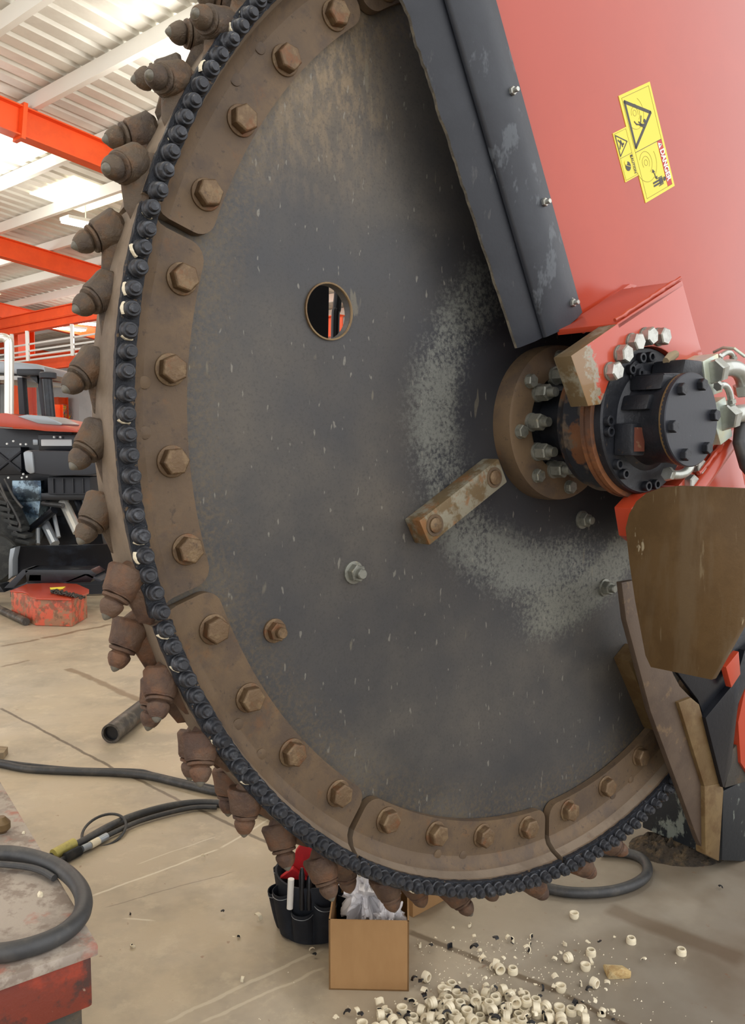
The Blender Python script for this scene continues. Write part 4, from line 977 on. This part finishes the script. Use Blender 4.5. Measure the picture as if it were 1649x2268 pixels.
single('dark_corner_part', G().prism([pw(*q, 7.2) for q in ((-30, 1300), (-2, 1296), (10, 1312), (-30, 1312))], (0, .2, 0)), 'blackdark', 'dark steel corner piece on the floor at the left frame edge', 'machine part', bevel=.006)
# cab
fpoly('cab_roof', 'silver', [(-60, 798), (20, 800), (80, 806), (98, 812), (102, 828), (90, 832), (-60, 822)], TY+.6, 1.4, .02)
fb('roof_front_box', 'blackdark', 36, 817, 90, 832, TY+.5, .3)
fb('cab_liner', 'wall', -40, 832, 50, 842, TY+.62, 1.2)
for pts in (((38, 836), (49, 836), (55, 918), (42, 918)), ((80, 826), (87, 826), (100, 922), (92, 922)), ((-20, 836), (-10, 836), (-10, 918), (-20, 918))): fpoly('cab_post', 'plasticdark', pts, TY+.6, .12, .004)
fpoly('post_gusset', 'blackdark', [(60, 830), (88, 830), (86, 852)], TY+.6, .1, .002)
part('windscreen', G().prism([pw(*q, TY+.66) for q in ((50, 838), (80, 838), (92, 918), (55, 918))], (0, .006, 0)), (lambda m: m)(mat('cab_glass', (200, 215, 220), .05, 0)), tr, smooth=0)
gm = bpy.data.materials['cab_glass'].node_tree.nodes['Principled BSDF']; gm.inputs['Transmission Weight'].default_value = .95; gm.inputs['IOR'].default_value = 1.05
st_ = [pw(-40, 752, TY-.1), pw(-10, 750, TY-.1), pw(8, 748, TY-.1), pw(17, 754, TY-.1), pw(20, 770, TY-.1), pw(20, 925, TY-.1)]
part('exhaust_stack', G().tube(ztube(st_, 0, n=6), .045, 18), 'chrome', tr, label='white polished curved exhaust stack')
part('intake_stack', G().tube([pw(104, 836, TY+.1), pw(112, 926, TY+.1)], .05, 18), 'blackdark', tr)
c0 = pw(106, 833, TY+.1); part('intake_cap', G().lathe(c0-Vector((0, 0, .03)), (0, 0, 1), [(0, .06), (.01, .085), (.06, .085), (.07, .07)], 20), 'plasticdark', tr)
# tracks
trk = G(); cw = pw(-36, 1190, TY-.4)
for (cx_, cy_, rad) in ((-20, 1150, .42),):
    c = pw(cx_, cy_, TY-.3); loop = []
    a = pw(-50, 1095, TY-.3); b = pw(18, 1110, TY-.3); d = pw(62, 1205, TY-.3); e = pw(40, 1250, TY-.3); f2 = pw(-80, 1290, TY-.3)
base = [pw(*q, TY-.35) for q in ((-70, 1085), (5, 1098), (30, 1130), (60, 1195), (50, 1215), (-70, 1215))]
part('track_belt', G().prism(base, (0, .45, 0)), 'tyre', tr, bevel=.03)
for i in range(7):
    t = i/6; p = pw(8+50*t, 1110+88*t, TY-.42); part('track_lug', G().box(p, (.14, .2, .035), Matrix.Rotation(.25, 3, 'Y')), 'tyre', tr, bevel=.006)
wc = pw(-18, 1236, TY-.6); part('front_wheel', G().lathe(wc, (.35, -1, 0), [(0, .10), (0, .22), (.05, .25), (.2, .25), (.25, .20), (.25, .1)], 32), 'tyre', tr)
for pts in (((0, 1070), (12, 1100), (30, 1130), (44, 1165), (30, 1180)), ((0, 1085), (18, 1120), (22, 1160), (46, 1190)), ((10, 1060), (30, 1100), (50, 1125))):
    part('hose_bundle', G().tube(ztube([pw(*q, TY-.5) for q in pts], 0), .012, 8), 'hose', tr)
# far wall fixtures: white door
single('white_locker', G().prism([pb(188, 968, 17.2), pb(215, 968, 17.2), pb(215, 868, 17.2), pb(188, 868, 17.2)], -D2*.25), 'wall', 'white panelled locker against the far wall right of the fan', 'locker', smooth=0)
# ------------------------------------------------------------------ box, bags, tool bucket
bt = thing('cardboard_box', 'open square brown cardboard box on the floor under the wheel teeth', 'box', fl(817, 2190))
A0 = fl(728, 2192); A1 = fl(905, 2196); bd_ = .215
ux = (A1-A0); ux.z = 0; wdt = ux.length; ux.normalize(); uy = Vector((-ux.y, ux.x, 0))
hz = pw(730, 2037, A0.y).z; tk = .004
def bxp(a, b, z): return A0+ux*a+uy*b+Vector((0, 0, z))
part('front_panel', G().prism([bxp(0, 0, 0), bxp(wdt, 0, 0), bxp(wdt, 0, hz), bxp(0, 0, hz)], uy*tk), 'cardboard', bt, smooth=0)
part('back_panel', G().prism([bxp(0, bd_, 0), bxp(wdt, bd_, 0), bxp(wdt, bd_, hz), bxp(0, bd_, hz)], uy*tk), 'cardboard', bt, smooth=0)
part('side_panel', G().prism([bxp(0, 0, 0), bxp(0, bd_, 0), bxp(0, bd_, hz), bxp(0, 0, hz)], ux*tk), 'cardboard', bt, smooth=0)
part('side_panel', G().prism([bxp(wdt-tk, 0, 0), bxp(wdt-tk, bd_, 0), bxp(wdt-tk, bd_, hz), bxp(wdt-tk, 0, hz)], ux*tk), 'cardboard', bt, smooth=0)
part('bottom_panel', G().prism([bxp(0, 0, 0), bxp(wdt, 0, 0), bxp(wdt, bd_, 0), bxp(0, bd_, 0)], (0, 0, tk)), 'cardboard', bt, smooth=0)
def crumple(c, sx, sy, sz, seed, label):
    bm = bmesh.new(); bmesh.ops.create_icosphere(bm, subdivisions=5, radius=1)
    for v in bm.verts:
        q = v.co.copy(); sd = Vector((seed, seed*.3, 0))
        f = .9-abs(noise.noise(q*1.6+sd))*1.0-abs(noise.noise(q*3.3+sd))*.55-abs(noise.noise(q*7+sd))*.16
        lim = 1.25
        v.co = Vector((max(-1, min(1, q.x*f*lim))*sx, max(-1, min(1, q.y*f*lim))*sy, max(-1, q.z*f*lim)*sz))
    me = bpy.data.meshes.new('plastic_bag'); bm.to_mesh(me); bm.free(); me.materials.append(M['plastic'])
    for p in me.polygons: p.use_smooth = True
    me.set_sharp_from_angle(angle=math.radians(24))
    o = bpy.data.objects.new('plastic_bag', me); COL.objects.link(o); o.location = c; return tag(o, label, 'plastic bag')
crumple(bxp(wdt*.44, bd_*.60, hz+.01), .088, .092, .13, 3, 'crumpled translucent white plastic bag standing up out of the cardboard box')
crumple(bxp(wdt*.76, bd_*.30, hz-.04), .045, .055, .10, 8, 'smaller crumpled white plastic bag at the right side inside the box')
sb_ = fl(940, 2040); R = Matrix.Rotation(.75, 3, 'Z')
t = thing('small_cardboard_box', 'small closed cardboard box half hidden behind the open box', 'box', sb_)
part('carton', G().box(sb_+Vector((-.03, .13, .05)), (.16, .16, .10), R), 'cardboard', t, smooth=0, bevel=.002)
part('lid_flap', G().box(sb_+Vector((-.03, .13, .103)), (.165, .165, .004), R), 'cardboard', t, smooth=0)
# tool bucket organiser
tbk = fl(697, 2048); tb = thing('tool_bag', 'black round tool bag with red lining and outer pockets beside the box', 'tool bag', tbk)
tr_ = .115; th_ = .17
part('bag_shell', G().lathe(tbk, (0, 0, 1), [(0, .02), (0, tr_*.86), (.01, tr_*.9), (th_, tr_), (th_, tr_-.006), (.02, tr_*.86), (.02, .02)], 48), 'fabricblack', tb, jit=.003, jscale=14)
for i in range(7):
    a0 = math.radians(150+i*35); hh = (.150, .115, .145, .105, .13, .15, .12)[i]; nu = 12; rows = []
    def pk(u_, z_, k_):
        a = a0+math.radians(16.5)*u_; rb = tr_*(.87+.13*z_/th_)
        rr_ = rb+.002+(.004+.020*(z_/hh)**.5)*(1-abs(u_)**3)-k_
        return tbk+Vector((math.cos(a)*rr_, math.sin(a)*rr_, z_+(-.006*(1-u_*u_) if z_ > hh*.9 else 0)))
    zs = [.008+(hh-.008)*t_/5 for t_ in range(6)]; vs = [pk(-1+2*u_/nu, z_, k_) for k_ in (0, .003) for z_ in zs for u_ in range(nu+1)]
    m_ = nu+1; n_ = m_*6; fs = []
    for r_ in range(5):
        for u_ in range(nu): b_ = r_*m_+u_; fs += [(b_, b_+1, b_+m_+1, b_+m_), (n_+b_, n_+b_+m_, n_+b_+m_+1, n_+b_+1)]
    for u_ in range(nu): b_ = 5*m_+u_; fs.append((b_, b_+1, n_+b_+1, n_+b_))
    p_ = part('pocket', G().add(vs, fs), 'fabricblack', tb)
    part('pocket_seam', G().tube([pk(-1+2*u_/nu, hh-.010, -.0006) for u_ in range(nu+1)], .0008, 5), 'silver', p_)
inn = tbk+Vector((0, 0, th_))
g = G().prism([inn+Vector((-.075, .0, -.03)), inn+Vector((.085, .0, -.03)), inn+Vector((.05, .0, .03)), inn+Vector((.01, 0, .085)), inn+Vector((-.02, 0, .10)), inn+Vector((-.055, 0, .05))], (0, .02, 0))
part('red_divider', g, 'fabricred', tb, bevel=.004)
g = G().prism([inn+Vector((-.10, -.02, -.02)), inn+Vector((-.06, -.03, .015)), inn+Vector((-.02, -.03, -.02))], (0, .02, 0)); part('red_divider', g, 'fabricred', tb, bevel=.003)
part('handle_strap', G().tube(ztube([inn+Vector((-.02, .005, .102)), inn+Vector((.012, .0, .092)), inn+Vector((.03, 0, .05)), inn+Vector((.08, 0, .0))], 0), .007, 8), 'plasticdark', tb)
part('carabiner', G().tube([inn+Vector((.045+.028*math.cos(x), .03, .07+.016*math.sin(x))) for x in [2*math.pi*k/20 for k in range(20)]], .0035, 6, True), 'chrome', tb)
pk_ = inn+Vector((-.062, -.105, -.06)); single('marker_pen', G().cyl(pk_, (.05, 0, 1), .009, .085, 16), 'white', 'white marker standing in a front pocket of the tool bag', 'pen')
for dx, h_ in ((-.028, .115), (-.008, .095)):
    p = inn+Vector((dx, -.112, -.06)); single('screwdriver', G().lathe(p, (0, .1, 1), [(0, .007), (h_*.8, .009), (h_, .004)], 12), 'blackdark', 'black tool handle standing in the front pocket, %s of the pair' % ('left' if dx < -.02 else 'right'), 'tool')
part('tape_measure', G().box(inn+Vector((.05, .045, .045)), (.05, .03, .05), Matrix.Rotation(.4, 3, 'Y')), 'silver', tb, bevel=.006)
# ------------------------------------------------------------------ stone, dirt
p = fl(1367, 2160); g = G().hull([p+Vector((random.uniform(-.036, .036), random.uniform(-.022, .022), random.uniform(0, .03))) for _ in range(26)]+[p+Vector((x*.03, y*.018, 0)) for x in (-1, 1) for y in (-1, 1)])
single('tan_stone', g, 'stone', 'tan broken stone lying right of the ceramic rings', 'stone', bevel=.004, sub=1, jit=.003)
p = fl(1500, 1880); bm = bmesh.new(); bmesh.ops.create_grid(bm, x_segments=50, y_segments=40, size=1)
for v in bm.verts:
    r_ = math.hypot(v.co.x, v.co.y); h_ = max(0, 1-r_)*.07
    v.co = Vector((v.co.x*.17, v.co.y*.13, h_+(noise.noise(v.co*9)*.02+noise.noise(v.co*25)*.012)*max(0, 1-r_)*2-.002))
me = bpy.data.meshes.new('dirt_pile'); bm.to_mesh(me); bm.free(); me.materials.append(M['dirt'])
o = bpy.data.objects.new('dirt_pile', me); COL.objects.link(o); o.location = p; tag(o, 'heap of dark crumbly dirt on the floor under the right rim', 'dirt', kind='stuff')
# ------------------------------------------------------------------ ceramic rings and fragments
RR = .0136
ringm = G(); ringm.lathe((0, 0, 0), (0, 0, 1), [(0, .0098), (0, RR), (.010, RR), (.0115, RR*.97), (.0115, RR*.88), (.0150, RR*.88), (.0165, RR*.8), (.0160, .0078)], 26, caps=False)
ringm.mat(1).lathe((0, 0, 0), (0, 0, 1), [(.0160, .0078), (.002, .0082), (0, .0098)], 26, caps=False)
RL = 'whole cream ceramic ring lying on the concrete among the broken ones'
ring0 = bpy.data.objects.new('ceramic_ring', ringm.mesh('ceramic_ring', ['cream', 'glue'], smooth=40)); COL.objects.link(ring0); tag(ring0, RL, 'ceramic ring', 'loose cream ceramic rings')
ring0b = bpy.data.meshes.new_from_object(ring0); ring0b.materials.clear(); ring0b.materials.append(M['cream']); ring0b.materials.append(M['cream'])
def fragm(a1, top, jt):
    g = G(); g.lathe((0, 0, -.002), (0, 0, 1), [(.0, .0100), (.0, RR), (top, RR), (top, .0100)], 8, 0, math.radians(a1))
    g.mat(1); g.lathe((0, 0, -.002), (0, 0, 1), [(.0005, .0096), (.0005, .0102), (top-.0005, .0102), (top-.0005, .0096)], 8, .02, math.radians(a1)-.02)
    vs = g.v; return g.mesh('ceramic_fragment', ['cream', 'glue'], smooth=30, jit=jt, jscale=140)
def darkened(me):
    d = me.copy(); d.materials.clear(); d.materials.append(M['glue']); d.materials.append(M['glue']); return d
fm = [fragm(150, .013, .0018), fragm(90, .012, .0022), fragm(200, .009, .0016), fragm(60, .010, .0025), fragm(110, .016, .002)]
fmd = [darkened(m_) for m_ in fm]
placed = []
def ok(p, r):
    for q, r2 in placed:
        if (p.x-q.x)**2+(p.y-q.y)**2 < (r+r2)**2*.92 and abs(p.z-q.z) < .018: return False
    return True
firstr = True
def zone(p):
    a = 'in the pile nearest the cardboard box' if p.x < .13 else 'in the middle of the pile' if p.x < .28 else 'at the right of the pile' if p.x < .42 else 'on open floor right of the pile'
    b = ', front' if p.y < 1.93 else ', centre' if p.y < 2.03 else ', back'
    return a+b+(', lying on others' if p.z > .01 else '')
def put_ring(p, upright, dark=False, label=None):
    global firstr
    if firstr: o = ring0; firstr = False
    else: o = ring0.copy(); COL.objects.link(o)
    if dark is False and random.random() < .45: o.data = ring0b
    if upright: o.rotation_euler = (math.pi/2, 0, random.uniform(0, 6.28)); o.location = p+Vector((0, 0, RR)); 
    else: o.rotation_euler = (random.choice([0, 0, math.pi]), 0, random.uniform(0, 6.28)); o.location = p+Vector((0, 0, .0165 if abs(o.rotation_euler.x) > 1 else 0))
    placed.append((p.copy(), RR)); o['label'] = label or '%s ceramic ring %s %s' % ('cream' if o.data is ring0b else 'black-cored', 'on edge' if upright else 'lying flat', zone(p))
LOOSE = [((1397, 2088), 0, 'ceramic ring lying alone on the floor right of the pile, nearest the hose'), ((1508, 2113), 0, 'ceramic ring with dark core, farthest right on the floor'), ((1308, 2115), 0, None), ((1296, 2148), 0, None), ((1241, 2195), 0, None), ((1271, 2033), 0, 'black topped ceramic ring alone on the floor below the cutter teeth'),
 ((1092, 2145), 1, None), ((1108, 2160), 1, None), ((1135, 2155), 0, None), ((1310, 2185), 1, 'ceramic ring standing on edge left of the tan stone'), ((1262, 2130), 1, None), ((802, 2278), 0, 'ceramic ring standing alone in front of the cardboard box'), ((938, 2172), 1, 'ceramic ring on edge close to the cardboard box'), ((1000, 2188), 0, None), ((980, 2200), 0, None), ((1048, 2210), 0, None), ((1108, 2205), 1, None), ((1162, 2212), 0, None), ((1150, 2228), 0, None), ((1003, 2232), 0, None), ((952, 2232), 0, None), ((1188, 2250), 0, None), ((1210, 2238), 1, None)]
for q, up_, lab in LOOSE: put_ring(fl(*q), up_, lab is not None and 'dark' in lab, lab)
tries = 0; cnt = 0
while cnt < 110 and tries < 9000:
    tries += 1
    px = random.gauss(1050, 125); py = random.uniform(2205, 2330)
    if px < 820 or px > 1300: continue
    if (py-2195) < abs(px-1080)*.22: continue
    p = fl(px, py); lay = 0
    if not ok(p, RR):
        if random.random() < .25 and 960 < px < 1180 and py > 2235: p.z = .0185; lay = 1
        else: continue
        if not ok(p, RR): continue
    put_ring(p, random.random() < .4, random.random() < .5); cnt += 1
FL = ['curved shard of broken ceramic ring with black glue residue', 'small chip of broken cream ceramic on the floor']
ff = None
def put_frag(p, k, s):
    global ff
    o = bpy.data.objects.new('ceramic_fragment', fm[k] if random.random() < .68 else fmd[k]); COL.objects.link(o)
    tag(o, '%s %s ceramic shard %s' % ('black coated' if o.data in fmd else 'cream', ('half-round', 'short', 'large curved', 'tiny', 'thick')[k], zone(p) if p.x > .02 else 'on open floor left of the cardboard box'), 'fragment', 'broken ceramic shards')
    o.scale = (s, s, s)
    o.rotation_euler = random.choice([(0, 0, 0), (math.pi/2, 0, 0), (1.2, .3, 0), (math.pi/2, 0, 0)]); o.rotation_euler.z = random.uniform(0, 6.28)
    o.location = p+Vector((0, 0, .003 if abs(o.rotation_euler.x) < .1 else RR*s*.95))
for i in range(270):
    if i < 205: px = random.gauss(1050, 135); py = random.uniform(2190, 2330)
    else: px = random.uniform(900, 1360); py = random.uniform(2080, 2268)
    if i < 205 and (py-2185) < abs(px-1080)*.2: py += 60
    if px < 912 and py < 2205: continue
    p = fl(px, py); lay = random.random() < .4 and i < 205 and 930 < px < 1200
    if lay: p.z = .016
    elif not ok(p, .006) and random.random() < .8: continue
    put_frag(p, random.randrange(5), random.uniform(.45, 1.0))
for px, py in ((568, 2043), (295, 2097), (527, 2080), (516, 2086), (293, 2025), (690, 2110), (697, 2122), (449, 1903), (493, 2026), (535, 2176), (1595, 1972), (1427, 2132), (1123, 2082), (1037, 2052), (963, 2088), (1002, 2064)):
    put_frag(fl(px, py), random.randrange(4), .6 if px != 568 else 1.0)
# fine crumbs nobody could count
cg = G()
for i in range(700):
    px = random.gauss(1090, 170); py = random.uniform(2080, 2320)
    if 720 < px < 912 and py < 2210: continue
    p = fl(px, py); s_ = random.uniform(.0006, .0026)
    cg.add([p+Vector((s_*a, s_*b, c)) for a, b, c in ((-1, -1, 0), (1, -.6, 0), (.2, 1, 0), (0, 0, s_*1.2))], [(0, 1, 2), (0, 1, 3), (1, 2, 3), (2, 0, 3)])
tag(single('ceramic_grit', cg, 'cream', 'fine cream grit scattered over the concrete around the ring pile', 'grit', smooth=0), kind='stuff')
for o in bpy.data.objects:
    if '_o' in o: del o['_o']
